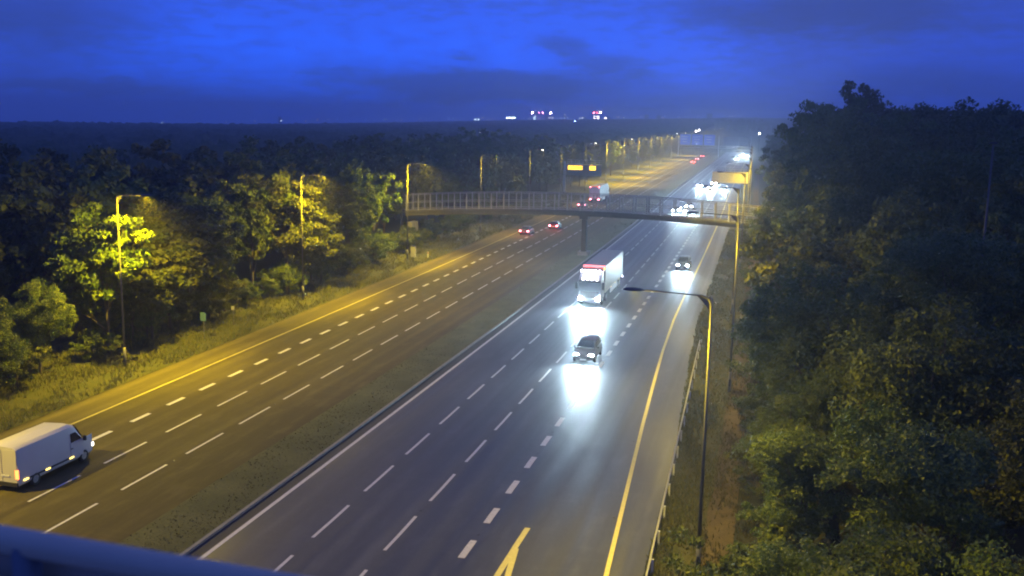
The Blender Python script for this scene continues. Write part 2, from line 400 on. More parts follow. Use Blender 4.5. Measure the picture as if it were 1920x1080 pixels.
for a, b in zip(ys[:-1], ys[1:]):
    p = [P(-25.28, a, 0), P(-25.08, a, 0), P(-25.08, b, 0), P(-25.28, b, 0)]
    kb.add([(q.x, q.y, -0.02) for q in p] + [(q.x, q.y, 0.12) for q in p], [(4, 5, 6, 7), (0, 1, 5, 4), (1, 2, 6, 5), (2, 3, 7, 6), (3, 0, 4, 7)])
tag(kb.obj('median_kerb', KERB), kind='structure')

# ------------------------------------------------------------------ road markings
def line_strip(name, offf, w, y0, y1, m, parent, z=0.006, step=4.0):
    b = MB(); ys = np.arange(y0, y1 + 0.01, step)
    for a, c in zip(ys[:-1], ys[1:]):
        oa = offf(a) if callable(offf) else offf; oc = offf(c) if callable(offf) else offf
        b.add([P(oa - w / 2, a, z), P(oa + w / 2, a, z), P(oc + w / 2, c, z), P(oc - w / 2, c, z)], [(0, 1, 2, 3)])
    return b.obj(name, m, parent)
line_strip('yellow_edge_line', -43.07, 0.20, Y0, 1230, PAINT_D, ROADS[0])
line_strip('white_edge_line', -24.25, 0.22, Y0, 1230, PAINT_W, ROADS[1])
line_strip('yellow_edge_line', edge_r, 0.22, Y0, 1230, PAINT_Y, ROADS[1], step=2.0)
dash_mesh = {}
FARDASH = [MB(), MB()]
def dashes(off, w, ln, per, y0, road, m, ynear=34, yfar=260):
    y = y0 - per * math.ceil((y0 - ynear) / per)
    while y < 900:
        if y < yfar:
            k = (round(w, 2), ln, m.name)
            if k not in dash_mesh:
                jit = rng.normal(0, 0.012, 8)
                dash_mesh[k] = MB().add([(-w/2, 0, 0), (w/2, jit[0], 0), (w/2+jit[1], ln*.5, 0), (w/2, ln+jit[2], 0), (-w/2, ln, 0), (-w/2+jit[3], ln*.5, 0)], [(0, 1, 2, 5), (5, 2, 3, 4)]).mesh('lane_dash', m)
            o = link('lane_dash', dash_mesh[k], ROADS[road], P(off, y, 0.006)); o.rotation_euler = (0, 0, head(y))
        else:
            c = head(y); FARDASH[road].add([P(off - w/2, y, .006), P(off + w/2, y, .006), P(off + w/2, y + ln, .006), P(off - w/2, y + ln, .006)], [(0, 1, 2, 3)])
        y += per
dashes(-20.45, 0.17, 4.2, 6.25, 40.7, 1, PAINT_W)
dashes(-16.62, 0.17, 4.2, 6.32, 40.4, 1, PAINT_W)
dashes(-12.95, 0.34, 2.0, 4.15, 40.7, 1, PAINT_W, ynear=32)
dashes(-39.78, 0.32, 2.0, 4.03, 53.6, 0, PAINT_W)
dashes(-36.40, 0.16, 4.0, 6.05, 46.4, 0, PAINT_W)
dashes(-32.90, 0.16, 4.1, 6.08, 43.2, 0, PAINT_W)
for i in (0, 1): tag(FARDASH[i].obj('far_lane_dashes', PAINT_W, ROADS[i]), kind='stuff')
# painted nose of the slip road
def stripe(p, q, w):
    p, q = Vector(p), Vector(q); d = (q - p).normalized(); n = Vector((-d.y, d.x, 0)) * w / 2
    return [p - n, p + n, q + n, q - n]
nose = MB()
nose.add(stripe((-10.95, 44.9, .006), (-10.98, 42.4, .006), 0.28), [(0, 1, 2, 3)])
nose.add(stripe((-10.97, 42.5, .009), (-11.02, 20, .009), 0.28), [(0, 1, 2, 3)])
nose.add(stripe((-10.90, 42.4, .012), (-7.9, 20, .012), 0.28), [(0, 1, 2, 3)])
nose.obj('slip_road_nose', PAINT_Y, ROADS[1])
# reflecting studs in the gaps of the lines
stud = MB().box((0, 0, .012), (.13, .16, .024), taper=(.7, .7)).mesh('road_stud', mat('stud_casting', (0.06, 0.06, 0.065), .5))
def studs(off, ys, where):
    for y in ys:
        o = link('road_stud', stud, None, P(off(y) if callable(off) else off, y, 0.001))
        tag(o, 'small dark road stud on %s' % where, 'road stud', 'road studs along %s' % where)
studs(-16.62, [46.0 + 12.64 * k - .6 for k in range(8)], 'the dashed line left of the bright car')
studs(-12.95, [43.4, 55.9, 60.2, 78.0, 90.0, 102.5], 'the short dashed line beside the slip lane')
studs(lambda y: edge_r(y) - .3, [47.5, 60.0, 72.5, 79.3, 91.0, 103.0], 'the right yellow edge line')
studs(-32.9, [48.0 + 12.16 * k for k in range(6)], 'the inner dashed line of the left road')
studs(-24.6 + .62, [49.5, 70.0, 90.0, 108.0], 'the solid line by the median')

# ------------------------------------------------------------------ grass blades along the verges
def blades(name, n, offs, y0, y1, h, zf, m):
    u = rng.random(n) ** 1.6; y = y0 + (y1 - y0) * u
    o0 = np.array([offs[0](a) if callable(offs[0]) else offs[0] for a in y]); o = o0 + (offs[1] - o0) * rng.random(n)
    keep = (np.sin(o * 2.1 + y * .7) + np.sin(y * .33 - o) + rng.normal(0, .9, n)) > -0.6
    y, o = y[keep], o[keep]; n = len(y)
    x = o + cen(y); t = rng.random(n) * 6.28; hh = h * (.4 + rng.random(n)); w = .02 + .02 * rng.random(n) + y * 0.0002
    z = np.array([zf(a) for a in o]); lean = rng.normal(0, .35, (n, 2)) * hh[:, None]
    Vv = np.zeros((n, 3, 3)); dx, dy = np.cos(t) * w, np.sin(t) * w
    Vv[:, 0] = np.c_[x - dx, y - dy, z]; Vv[:, 1] = np.c_[x + dx, y + dy, z]; Vv[:, 2] = np.c_[x + lean[:, 0], y + lean[:, 1], z + hh]
    me = np_mesh(name, Vv.reshape(-1, 3), np.arange(n * 3).reshape(-1, 3), m)
    tone = me.attributes.new('tone', 'FLOAT', 'POINT'); tone.data.foreach_set('value', np.repeat(rng.random(n), 3).astype(np.float32))
    return tag(link(name, me), 'rough %s on the motorway verge' % name.replace('_', ' '), 'grass', kind='stuff')
GLEAF = leaf_mat('grass_blade', (0.070, 0.080, 0.020), (0.14, 0.125, 0.045))
blades('verge_grass', 52000, (lambda y: edge_r(y) + 2.4 - 0.9 * float(sstep(60, 35, y)), -2.2), 33, 190, .22, lambda o: .03, GLEAF)
blades('left_bank_grass', 60000, (-57, -46.05), 42, 260, .32, lambda o: .03 + .42 * (-46 - o) / 12, GLEAF)
blades('path_edge_grass', 26000, (-2.3, 2.2), 26, 130, .22, lambda o: .12 + max(0, o + .9) * .17, GLEAF)
blades('median_grass', 8000, (-28.7, -25.35), 34, 200, .07, lambda o: .06, GLEAF)

# ------------------------------------------------------------------ trees
ORD = ['nearest', 'second', 'third', 'fourth', 'fifth', 'sixth', 'seventh', 'eighth', 'ninth', 'tenth', 'eleventh', 'twelfth', 'thirteenth', 'fourteenth']
def crown_mesh(name, seed, h, r, z0, nclump, nleaf, leaf, m, lobes=5, squash=1.0):
    g = np.random.default_rng(seed); C = []; Rr = []
    lob = [(np.array([g.normal(0, .36) * r, g.normal(0, .36) * r, z0 + (h - z0) * (.30 + .5 * g.random())]), r * (.42 + .25 * g.random())) for _ in range(lobes)]
    lob.append((np.array([0, 0, h - r * .55 * squash]), r * .55)); lob.append((np.array([0, 0, z0 + (h - z0) * .45]), r * .72))
    while len(C) < nclump:
        c, lr = lob[g.integers(len(lob))]; d = g.normal(size=3); d /= np.linalg.norm(d); rad = lr * (.35 + .68 * g.random() ** .5)
        p = c + d * rad * np.array([1, 1, squash])
        if p[2] < z0 * .85 or p[2] > h * 1.03: continue
        C.append(p); Rr.append(r * (.09 + .13 * g.random()))
    C = np.array(C); Rr = np.array(Rr); tone_c = np.clip(g.normal(.45, .25, nclump), 0, 1)
    k = g.integers(nclump, size=nleaf); d = g.normal(size=(nleaf, 3)); d /= np.linalg.norm(d, axis=1)[:, None]
    pos = C[k] + d * (Rr[k] * g.random(nleaf) ** .4)[:, None] * np.array([1.15, 1.15, .75])
    cz = np.array([0, 0, z0 + (h - z0) * .5]); out = pos - cz; out /= np.linalg.norm(out, axis=1)[:, None]
    nrm = out * .6 + g.normal(size=(nleaf, 3)) * .6 + np.array([0, 0, .35]); nrm /= np.linalg.norm(nrm, axis=1)[:, None]
    a = np.cross(nrm, g.normal(size=(nleaf, 3))); a /= np.linalg.norm(a, axis=1)[:, None]; b = np.cross(nrm, a)
    s = leaf * (.6 + .8 * g.random(nleaf)); L = (s * .75)[:, None]; Wd = (s * .42)[:, None]
    Vv = np.zeros((nleaf, 4, 3)); Vv[:, 0] = pos - a * L; Vv[:, 1] = pos + b * Wd - nrm * s[:, None] * .08; Vv[:, 2] = pos + a * L; Vv[:, 3] = pos - b * Wd - nrm * s[:, None] * .08
    me = np_mesh(name, Vv.reshape(-1, 3), np.arange(nleaf * 4).reshape(-1, 4), m)
    at = me.attributes.new('tone', 'FLOAT', 'POINT'); at.data.foreach_set('value', np.repeat(np.clip(tone_c[k] + g.normal(0, .15, nleaf), 0, 1), 4).astype(np.float32))
    return me, C
def trunk_mesh(name, seed, h, z0, r, tips):
    g = np.random.default_rng(seed); b = MB(); p = Vector((0, 0, -.6)); rad = r; pts = [(p, rad)]
    for k in range(6):
        p = Vector((g.normal(0, .08) * k * .4, g.normal(0, .08) * k * .4, h * .78 * (k + 1) / 6)); rad = r * (1 - .14 * (k + 1)); pts.append((p, rad))
    for (a, ra), (c, rc) in zip(pts[:-1], pts[1:]): b.cyl(a, c, ra, rc, 8, cap=False)
    for t in tips[:16]:
        k = 1 + int(g.integers(4)); a, ra = pts[k]; e = Vector(t)
        if e.z < a.z: a, ra = pts[1]
        m_ = a.lerp(e, .5) + Vector((0, 0, .3)); b.cyl(a, m_, ra * .45, ra * .28, 5, cap=False); b.cyl(m_, e, ra * .28, .015, 5, cap=False)
    return b.mesh(name, BARK, smooth=True)
PROTO = {}
def proto(key, seed, h, r, z0, nclump, nleaf, leaf, m, lobes=5, squash=1.0, tr=.16):
    cm, C = crown_mesh('crown', seed, h, r, z0, nclump, nleaf, leaf, m, lobes, squash)
    PROTO[key] = (trunk_mesh('trunk', seed, h, z0, tr, C), cm)
proto('near0', 11, 9.0, 3.6, 1.2, 170, 36000, .10, LEAF[0], 8)
proto('near1', 12, 9.0, 3.9, 1.0, 180, 36000, .105, LEAF[2], 9)
proto('near2', 13, 10.0, 3.4, 1.4, 190, 34000, .10, LEAF[1], 7)
proto('road0', 21, 13.0, 4.2, 1.2, 165, 18000, .24, LEAF[0], 9)
proto('road1', 22, 13.0, 4.6, 1.4, 175, 19000, .24, LEAF[2], 10)
proto('road2', 23, 12.5, 3.6, .8, 150, 16500, .23, LEAF[1], 8, 1.15)
proto('bg0', 31, 13.0, 4.2, .8, 90, 3800, .40, LEAF[1], 6)
proto('bg1', 32, 13.0, 4.6, .8, 90, 3800, .42, LEAF[0], 7)
proto('bg2', 33, 14.0, 3.6, 2.0, 80, 3400, .40, LEAF[2], 5, 1.2)
proto('shrub0', 41, 3.0, 1.9, 0.1, 60, 7000, .095, LEAF[2], 6, .8, .05)
proto('shrub1', 42, 2.4, 2.1, 0.1, 60, 7000, .095, LEAF[0], 7, .7, .05)
ROWS = ['front', 'second', 'third', 'fourth', 'fifth', 'sixth']
def along(y, ys):
    k = sum(y > a + 6 for a in ys); on = [a for a in ys if abs(y - a) <= 6]
    if on: return 'behind the %s lamp' % ORD[ys.index(on[0])]
    return 'before the first lamp' if k == 0 else 'past the %s lamp' % ORD[k - 1]
LY = [65.4, 96.4, 128.9, 166, 204, 239, 276, 316]; RY = [41.8, 73.4, 105.0, 136.6, 168.0, 200.0]
def tree(key, off, y, h, label, group=None, name='tree', wide=1.0, cat='tree'):
    tm, cm = PROTO[key]; x = RX(off, min(y, 1290)); hh = max(v.co.z for v in cm.vertices[::97]) if False else {'near0': 9, 'near1': 9, 'near2': 10, 'road0': 13, 'road1': 13, 'road2': 12.5, 'bg0': 13, 'bg1': 13, 'bg2': 14, 'shrub0': 3, 'shrub1': 2.4}[key]
    z = float(ground_z(x, y)); z = max(z, 0.05 + (.4 if off < -50 else 0))
    o = thing(name, label, cat, (x, y, z), random.random() * 6.28, group)
    s = h / hh; o.scale = (s * wide, s * wide, s)
    link('trunk', tm, o); link('crown', cm, o)
    return o
# left roadside, lit by the lamps
tree('road0', -52.3, 68.2, 12.2, 'bright yellow-green tree right behind the nearest left street lamp', wide=1.0)
tree('road1', -52.8, 77.5, 11.8, 'broad lit tree just right of the nearest left street lamp', wide=1.25)
tree('road2', -53.2, 72.6, 8.0, 'small half-lit tree low behind the foot of the nearest left street lamp', wide=.9)
tree('road2', -51.9, 73.5, 10.2, 'fuller lit tree between the nearest left lamp and the broad lit tree', wide=1.1)
tree('road0', -52.4, 83.5, 9.6, 'half-lit tree at the right end of the first lit group', wide=1.0)
tree('road1', -52.4, 104.0, 10.6, 'lit tree low to the right of the second left lamp', wide=.95)
tree('near1', -53.0, 61.0, 7.2, 'round dim bushy tree left of the nearest left street lamp', wide=.9)
tree('near0', -52.8, 53.5, 8.0, 'dark bushy tree at the left picture edge beside the verge')
tree('road0', -55.2, 97.0, 13.2, 'lit tall tree left of the second left street lamp', wide=.8)
tree('road1', -52.6, 100.0, 13.2, 'lit yellow-green tree right behind the second left street lamp', wide=1.0)
tree('road2', -53.0, 107.0, 11.8, 'olive tree right of the second left street lamp', wide=1.0)
tree('road2', -55.0, 122.5, 12.6, 'tall narrow tree left of the street lamp at the footbridge end', wide=.9)
tree('road0', -54.2, 129.5, 12.4, 'tree brushing the left end of the footbridge beside the third left lamp', wide=.75)
tree('road1', -56.6, 88.0, 11.0, 'unlit tree in the dark gap between the first and second left lamps')
tree('road0', -57.4, 93.5, 11.6, 'unlit tree just left of the second lit tree group')
tree('road2', -57.2, 114.5, 12.0, 'unlit tree in the dark gap between the second and third left lamps')
for i, (o_, y_) in enumerate([(-51.0, 105.5), (-51.4, 98.0), (-51.6, 84.0), (-52.2, 91.0), (-51.8, 116.0), (-52.4, 124.0), (-51.0, 134.5), (-53.0, 140.0), (-55.0, 147.0), (-54.0, 154.0), (-56, 160), (-53.5, 168), (-51.6, 57.0), (-51.4, 50.0)] + [(-52.2 - 2.2 * random.random(), 44 + 4.3 * q) for q in range(34)]):
    tree('shrub%d' % (i % 2), o_, y_, 2.0 + 1.8 * random.random(), 'low shrub at the foot of the left roadside trees, %s' % along(y_, LY), 'low shrubs at the foot of the left roadside trees', 'shrub', cat='shrub')
tree('road2', -54.0, 206.5, 12.0, 'conical lit tree behind the fifth left lamp, beyond the footbridge', wide=.9)
tree('bg1', -55.0, 190.0, 10.0, 'dim tree beyond the footbridge left of the conical lit tree')
tree('road2', -53.6, 294.0, 13.6, 'yellow-lit tree standing above the amber message sign', wide=.9)
tree('road0', -53.4, 357.0, 13.0, 'rounded lit tree right of the amber message sign', wide=.85)
for i in range(13):
    tree('bg%d' % (i % 3), -54 - 3 * random.random(), 225 + 29 * i + 8 * random.random(), 9 + 3 * random.random(), '%s dim tree along the far left verge, counting from the footbridge' % ORD[i], 'dim trees along the far left verge')
# deeper left wood
k = 0
for row in range(4):
    y = 46 + 3 * row
    while y < 330:
        tree('bg%d' % (k % 3), -60.5 - 7.5 * row - 2.5 * random.random(), y, (11.6 + 2.4 * random.random()) + 1.0 * row, 'dark tree in the %s row of the left wood, %s' % (ROWS[row], along(y, LY)), 'dark trees of the left wood'); k += 1
        y += 6.5 + 3.5 * random.random() + y * .02
# right side, close below the camera first
RT = [(3.0, 28.5, 8.4, 'near1', 'yellow-lit bushy tree at the bottom right, nearest the camera'),
      (7.6, 29.0, 8.0, 'near0', 'dim tree right of the yellow-lit bush at the bottom right'),
      (13.0, 31.0, 8.2, 'near2', 'dark tree at the bottom right corner'),
      (1.5, 34.5, 5.6, 'near0', 'low olive bush beside the bottom of the right lamp post'),
      (6.2, 37.0, 9.6, 'near2', 'olive tree behind the yellow-lit bush at the bottom right'),
      (11.5, 39.5, 10.2, 'near1', 'dark tree in the right wood, second row from the bottom'),
      (2.2, 43.0, 7.2, 'near2', 'bushy tree leaning to the dirt path by the nearest right lamp post'),
      (7.8, 47.5, 12.0, 'near0', 'rounded olive tree in the middle of the right wood'),
      (14.5, 48.0, 12.0, 'near1', 'dark rounded tree at the right edge of the picture'),
      (1.6, 52.0, 6.6, 'near1', 'small dense tree beside the dirt path behind the nearest right lamp post'),
      (4.4, 58.0, 12.2, 'near1', 'tall rounded tree with a lit left flank in the right wood'),
      (11.2, 60.0, 13.8, 'near2', 'dark tree behind the rounded olive tree in the right wood'),
      (2.2, 66.0, 9.0, 'near0', 'narrow tree beside the second right lamp post'),
      (19.0, 57.0, 13.5, 'near0', 'dark tree far right in the wood, left of the pale mast')]
RT += [(.2, 126.0, 9.5, 'near1', 'lit bushy tree swallowing the right end of the footbridge'), (.6, 136.5, 10.0, 'near0', 'lit bushy tree just before the right end of the footbridge')]
for o_, y_, h_, k_, lab in RT: tree(k_, o_, y_, h_, lab)
for i in range(24):
    y_ = 26 + 4.2 * i + random.random()
    tree('shrub%d' % (i % 2), .5 + 1.4 * random.random() - (.4 if i % 3 == 0 else 0), y_, 2.2 + 1.8 * random.random(), 'low shrub between the dirt path and the right wood, %s' % along(y_, RY), 'low shrubs beside the dirt path', 'shrub', cat='shrub')
tree('road2', 14.0, 176.0, 26.0, 'tallest dark tree rising into the sky right of the motorway', wide=.8)
tree('road0', 9.0, 168.0, 24.0, 'tall dark tree with ragged top at the left end of the right skyline', wide=.75)
tree('road1', 3.2, 79.0, 12.0, 'dim tree between the second and third right lamp posts')
for i in range(7):
    tree('road%d' % (i % 3), 2.8 + 1.5 * random.random(), 90 + 19 * i + 6 * random.random(), 10 + 1.0 * i, '%s dim tree along the right verge counting from the second right lamp' % ORD[i], 'dim trees along the right verge by the far lamps', wide=.85)
k = 0
for row in range(6):
    y = 66 + 4 * row
    while y < 215:
        h_ = min(21.5, 11.5 + (y - 50) * .078 + row * .7 + 2.6 * random.random())
        tree('road%d' % (k % 3), 9.0 + 6.8 * row + 2.5 * random.random(), y, h_, 'dark tree in the %s row of the right wood, %s' % (ROWS[row], along(y, RY)), 'dark trees of the right wood', wide=.85); k += 1
        y += 8 + 4 * random.random()
for i in range(12):
    y_ = 230 + 32 * i
    tree('bg%d' % (i % 3), 4 + 4 * random.random(), y_, 13 + 4 * random.random(), '%s dark tree beyond the yellow gantry along the far right verge' % ORD[i], 'dark trees far along the right verge')
for i in range(9):
    tree('bg%d' % (i % 3), -55 + 7.5 * i, 1255 + 10 * random.random(), 15 + 4 * random.random(), '%s lamplit tree from the left where the motorway vanishes' % ORD[i], 'lamplit trees where the motorway vanishes')
# far wood, one mass
def canopy_z(x, y):
    d = np.hypot(x, y); h = np.zeros_like(d)
    g = np.random.default_rng(5)
    for s, amp in ((9.0, 1.7), (5.0, 1.2), (23.0, 1.2), (60.0, 1.0)):
        for q in range(3):
            a = g.random() * 6.28; ph = g.random(2) * 6.28
            h += amp * np.abs(np.sin((x * np.cos(a) + y * np.sin(a)) / s * 3.0 + ph[0] + 1.3 * np.sin((x * np.sin(a) - y * np.cos(a)) / s * 1.7 + ph[1]))) / 3 * 1.6
    h += g.normal(0, .45, d.shape)
    return ground_z(x, y) + 7.2 + h - 1.5
def canopy(name, az0, az1, d0, d1, test, n, k, label):
    V, Fc = polar_sheet(np.geomspace(d0, d1, n), np.linspace(az0, az1, k), canopy_z)
    c = V[Fc].mean(1); keep = test(c[:, 0], c[:, 1]); Fc = Fc[keep]
    used = np.unique(Fc); mp = np.full(len(V), -1); mp[used] = np.arange(len(used))
    return tag(link(name, np_mesh(name, V[used], mp[Fc], CANOPY)), label, 'wood', kind='stuff')
offs = lambda x, y: x - cen(np.clip(y, -100, 1300))
canopy('far_woodland', -62, 2, 70, 2580, lambda x, y: (offs(x, y) < -84) | (y > 1290) | ((offs(x, y) < -58) & (y > 335)), 260, 420, 'dark wood spreading left of the motorway to the skyline')
canopy('far_woodland', -2, 45, 70, 2580, lambda x, y: (y > 1290) | ((offs(x, y) > 52) & (y > 60)) | ((offs(x, y) > 9) & (y > 225)), 160, 160, 'dark wood spreading right of the motorway behind the tall trees')

# ------------------------------------------------------------------ street lamps
def lamp_parts(arm, h, lit=True):
    pole = MB(); pole.cyl((0, 0, 0), (0, 0, 1.6), .115, .11, 12); pole.cyl((0, 0, 1.6), (0, 0, h), .085, .05, 12)
    d = 1 if arm > 0 else -1; L = abs(arm)
    br = MB(); br.tube([(0, 0, h - .35), (d * .12, 0, h - .05), (d * .45, 0, h + .08)], .045, 8); br.tube([(d * .45, 0, h + .08), (d * L, 0, h + .16)], .036, 8)
    br.add([(d * .03, -.012, h - .55), (d * .62, -.012, h + .06), (d * .03, -.012, h + .03), (d * .03, .012, h - .55), (d * .62, .012, h + .06), (d * .03, .012, h + .03)], [(0, 1, 2), (3, 5, 4), (0, 3, 4, 1), (1, 4, 5, 2), (2, 5, 3, 0)])
    hd = MB(); x0, x1 = d * L, d * (L + .85); rings = [(0, .07, .06), (.15, .14, .10), (.45, .17, .12), (.75, .13, .09), (.88, .04, .03)]
    vs_, fs = [], []
    for t, w, hh in rings:
        for q in range(10):
            a = -.25 + (math.pi + .5) * q / 9; vs_.append((d * (L + t), w * math.cos(a), h + .14 + hh * math.sin(a)))
    for r_ in range(len(rings) - 1):
        for q in range(9): fs.append((r_ * 10 + q, r_ * 10 + q + 1, r_ * 10 + 11 + q, r_ * 10 + 10 + q))
    fs += [tuple(range(10))[::-1], tuple(range(40, 50))]; hd.add(vs_, fs)
    ln = MB(); ln.box((d * (L + .45), 0, h + (.172 if lit else .085)), (.34, .12, .03))
    dr = MB().box((0, -.118, .75), (.12, .02, .55))
    return dict(pole=pole.mesh('pole', POLEM, True), arm=br.mesh('arm', POLEM), lamp_head=hd.mesh('lamp_head', DARKM, True), lens=ln.mesh('lens', LANT), door=dr.mesh('access_door', DARKM))
LP = {}
def lamp(off, y, h, arm, label, group, power, tilt, flat=True, tree_fill=.45):
    key = (h, arm, flat)
    if key not in LP: LP[key] = lamp_parts(arm, h, flat)
    q = LP[key]; o = thing('street_lamp', label, 'street lamp', P(off, y, .1 if off < -40 else .08), head(y), group)
    pl = link('pole', q['pole'], o); link('access_door', q['door'], pl); link('arm', q['arm'], o); hd = link('lamp_head', q['lamp_head'], o); link('lens', q['lens'], hd)
    d = 1 if arm > 0 else -1
    light('lamp_light', 'SPOT', (arm + d * .45, 0, h + (.07 if flat else .0)), power, SON, o, R(152), .75, 0.0 if flat else .12, aim=(d * tilt, 0, -1))
    light('lamp_tree_fill', 'SPOT', (arm + d * .40, 0, h + (.07 if flat else .0)), power * tree_fill, SON, o, R(136), .45, 0.0 if flat else .1, aim=(-d * .75, 0, -1))  # added second spot, turned back from the road to brighten the roadside trees
    return o
WHERE = ['in front of the brightest yellow tree', 'in front of the second lit tree group', 'at the left end of the footbridge', 'behind the left half of the footbridge', 'in front of the conical tree beyond the footbridge', 'just left of the amber sign post', 'above the amber message sign', 'right of the amber message sign', 'by the rounded tree beyond the amber sign', 'on the far left verge', 'on the far left verge', 'on the far left verge', 'left of the far blue sign gantry', 'beside the far blue sign gantry']
for i, y in enumerate([65.4, 96.4, 128.9, 166, 204, 239, 276, 316, 357, 400, 444, 490, 545, 610]):
    lamp(-48.8, y, 13.5, 2.2, '%s street lamp along the left verge, %s' % (ORD[i], WHERE[i]), 'street lamps along the left verge', LAMP_L * (1.0 if i < 2 else 1.0 if i == 2 else .45 if i < 7 else 2.6), .22, i not in (4, 6, 8, 12, 13), .85 if i < 4 else .35)
RW = ['its dark head over the lane', 'by the end of the footbridge deck', 'standing just before the footbridge', 'behind the footbridge end', 'beside the yellow gantry post', 'beyond the yellow gantry', 'by the far headlight glare', 'at the far right verge', 'at the far right verge']
for i, y in enumerate([41.8, 73.4, 105.0, 136.6, 168.0, 200.0, 239.0, 268.0, 300.0]):
    lamp(-2.3 if i < 2 else -3.3, y, 12.6 if i == 0 else 13.2, -2.9, '%s street lamp along the right verge, %s' % (ORD[i], RW[i]), 'street lamps along the right verge', LAMP_R, .0, True, 1.5)
lamp(-2.3, 12.0, 12.6, -2.9, 'street lamp along the right verge, below the camera', 'street lamps along the right verge', LAMP_R * 2.6, -.1, False, 3.2)
lamp(-48.8, 33.8, 13.5, 2.2, 'street lamp along the left verge, outside the picture behind the van', 'street lamps along the left verge', LAMP_L, .22)
for i, y in enumerate([700, 800, 900, 1000, 1110, 1200]):
    lamp(-48.8, y, 13.5, 2.2, 'tiny street lamp on the far left verge beyond the gantry', 'tiny far street lamps', LAMP_L, .3, False)

# ------------------------------------------------------------------ footbridge
fb = thing('footbridge', 'grey arched footbridge with mesh parapets across both carriageways', 'footbridge', (-28, 145, 0))
BX0, BX1 = -27.8, 28.6
zb = lambda x: 5.95 - 0.95 * (x / 26.0) ** 2 if abs(x) < 40 else 3.7
def arch_beam(y0, y1, zlo, zhi, m, name, n=36):
    b = MB(); xs = np.linspace(BX0, BX1, n + 1); vs_ = []
    for x in xs: vs_ += [(x, y0, zb(x) + zlo), (x, y1, zb(x) + zlo), (x, y1, zb(x) + zhi), (x, y0, zb(x) + zhi)]
    fs = []
    for k in range(n):
        for q in range(4): fs.append((4*k + q, 4*k + (q + 1) % 4, 4*k + 4 + (q + 1) % 4, 4*k + 4 + q))
    fs += [(0, 1, 2, 3), (4*n + 3, 4*n + 2, 4*n + 1, 4*n)]
    return b.add(vs_, fs).obj(name, m, fb)
arch_beam(-1.1, 1.1, 0.0, 0.55, DECKM, 'deck_beam')
arch_beam(-1.55, 1.55, 0.55, 0.80, DECKM, 'deck_slab')
RAILM = mat('bridge_parapet_steel', (0.36, 0.35, 0.31), .55, metal=.15, var=.25, scale=2)
post = MB().box((0, 0, 1.22), (.15, .13, 2.44)).mesh('parapet_post', RAILM)
for s in (-1, 1):
    for nm, z, hh in (('top_rail', 3.22, .10), ('mid_rail', 2.0, .08), ('bottom_rail', 0.95, .08)):
        arch_beam(s * 1.46 - .04, s * 1.46 + .04, z - hh / 2, z + hh / 2, RAILM, nm)
    for k in range(37):
        x = BX0 + .3 + k * 1.96
        if x < BX1: link('parapet_post', post, fb, (x, s * 1.46, zb(x) + .80))
    inf = MB(); x = BX0 + .2
    while x < BX1:
        inf.box((x, s * 1.46, zb(x) + 2.05), (.012, .012, 2.3)); x += .49
    for z in (1.25, 1.6, 2.35, 2.7, 3.0):
        xs = np.linspace(BX0, BX1, 37)
        for a, c in zip(xs[:-1], xs[1:]): inf.cyl((a, s * 1.46, zb(a) + z), (c, s * 1.46, zb(c) + z), .010, n=4, cap=False)
    tag(inf.obj('parapet_mesh', RAILM, fb), kind='stuff')
pr = MB(); pr.box((.4, 0, 2.75), (.75, 1.3, 5.5)); pr.obj('pier', DECKM, fb, bevel=.12)
MB().box((.4, 0, 5.72), (1.3, 2.1, .46)).obj('pier_head', DECKM, fb)
MB().box((.4, 0, .25), (1.5, 2.4, .7)).obj('pier_plinth', CONC, fb)
for s in (-27.0, 27.9): MB().box((s, 0, 1.6), (.8, 2.6, 4.6)).obj('abutment', CONC, fb)

# ------------------------------------------------------------------ message sign gantries
def vms(off, y, name, label, arm, z0, z1, lit, rz=0.0):
    o = thing(name, label, 'gantry sign', P(off, y, 0), head(y) + rz)
    d = 1 if arm > 0 else -1; L = abs(arm)
    p = MB(); p.box((0, 0, z1 * .5 + .3), (.55, .55, z1 + .8)); p.obj('post', mat('gantry_post', (0.50, 0.50, 0.44), .6, var=.2), o, bevel=.05)
    MB().box((0, 0, .25), (1.1, 1.1, .5)).obj('post_base', CONC, o)
    MB().box((0, 0, z0 + .1), (.62, .62, .08)).obj('post_collar', DARKM, o)
    f = MB()
    for z in (z0 + .1, z1 - .1): f.box((d * (.3 + L / 2), .32, z), (L, .16, .16))
    for k in range(int(L / 1.2) + 1): f.box((d * (.35 + k * 1.2), .32, (z0 + z1) / 2), (.09, .12, z1 - z0 - .36))
    f.obj('support_frame', GALV, o)
    pm = mat('gantry_panel_grey', (0.16, 0.16, 0.13), .6, var=.15) if lit else mat('gantry_panel_back', (0.58, 0.56, 0.48), .5, var=.2)
    pan = MB().box((d * (.45 + L / 2), -.02, (z0 + z1) / 2), (L, .42, z1 - z0)).obj('sign_panel', pm, o, bevel=.03)
    w = MB(); w.box((d * (.45 + L / 2), .95, z1 - .02), (L, .9, .06)); w.obj('walkway', GALV, o)
    h = MB()
    for k in range(int(L / 1.1) + 1): h.cyl((d * (.5 + k * 1.1), 1.36, z1), (d * (.5 + k * 1.1), 1.36, z1 + 1.1), .025, n=6)
    for z in (.55, 1.1): h.cyl((d * .45, 1.36, z1 + z), (d * (.45 + L), 1.36, z1 + z), .025, n=6)
    h.obj('guard_rail', GALV, o)
    return o, pan, d, L
o, pan, d, L = vms(-53.3, 268, 'message_sign', 'cantilever message sign with glowing amber text over the left carriageway', 9.7, 5.0, 8.1, True)
tx = MB()
FONT = ['11111', '10001', '11101', '10111', '11011', '11110', '01111', '10101']
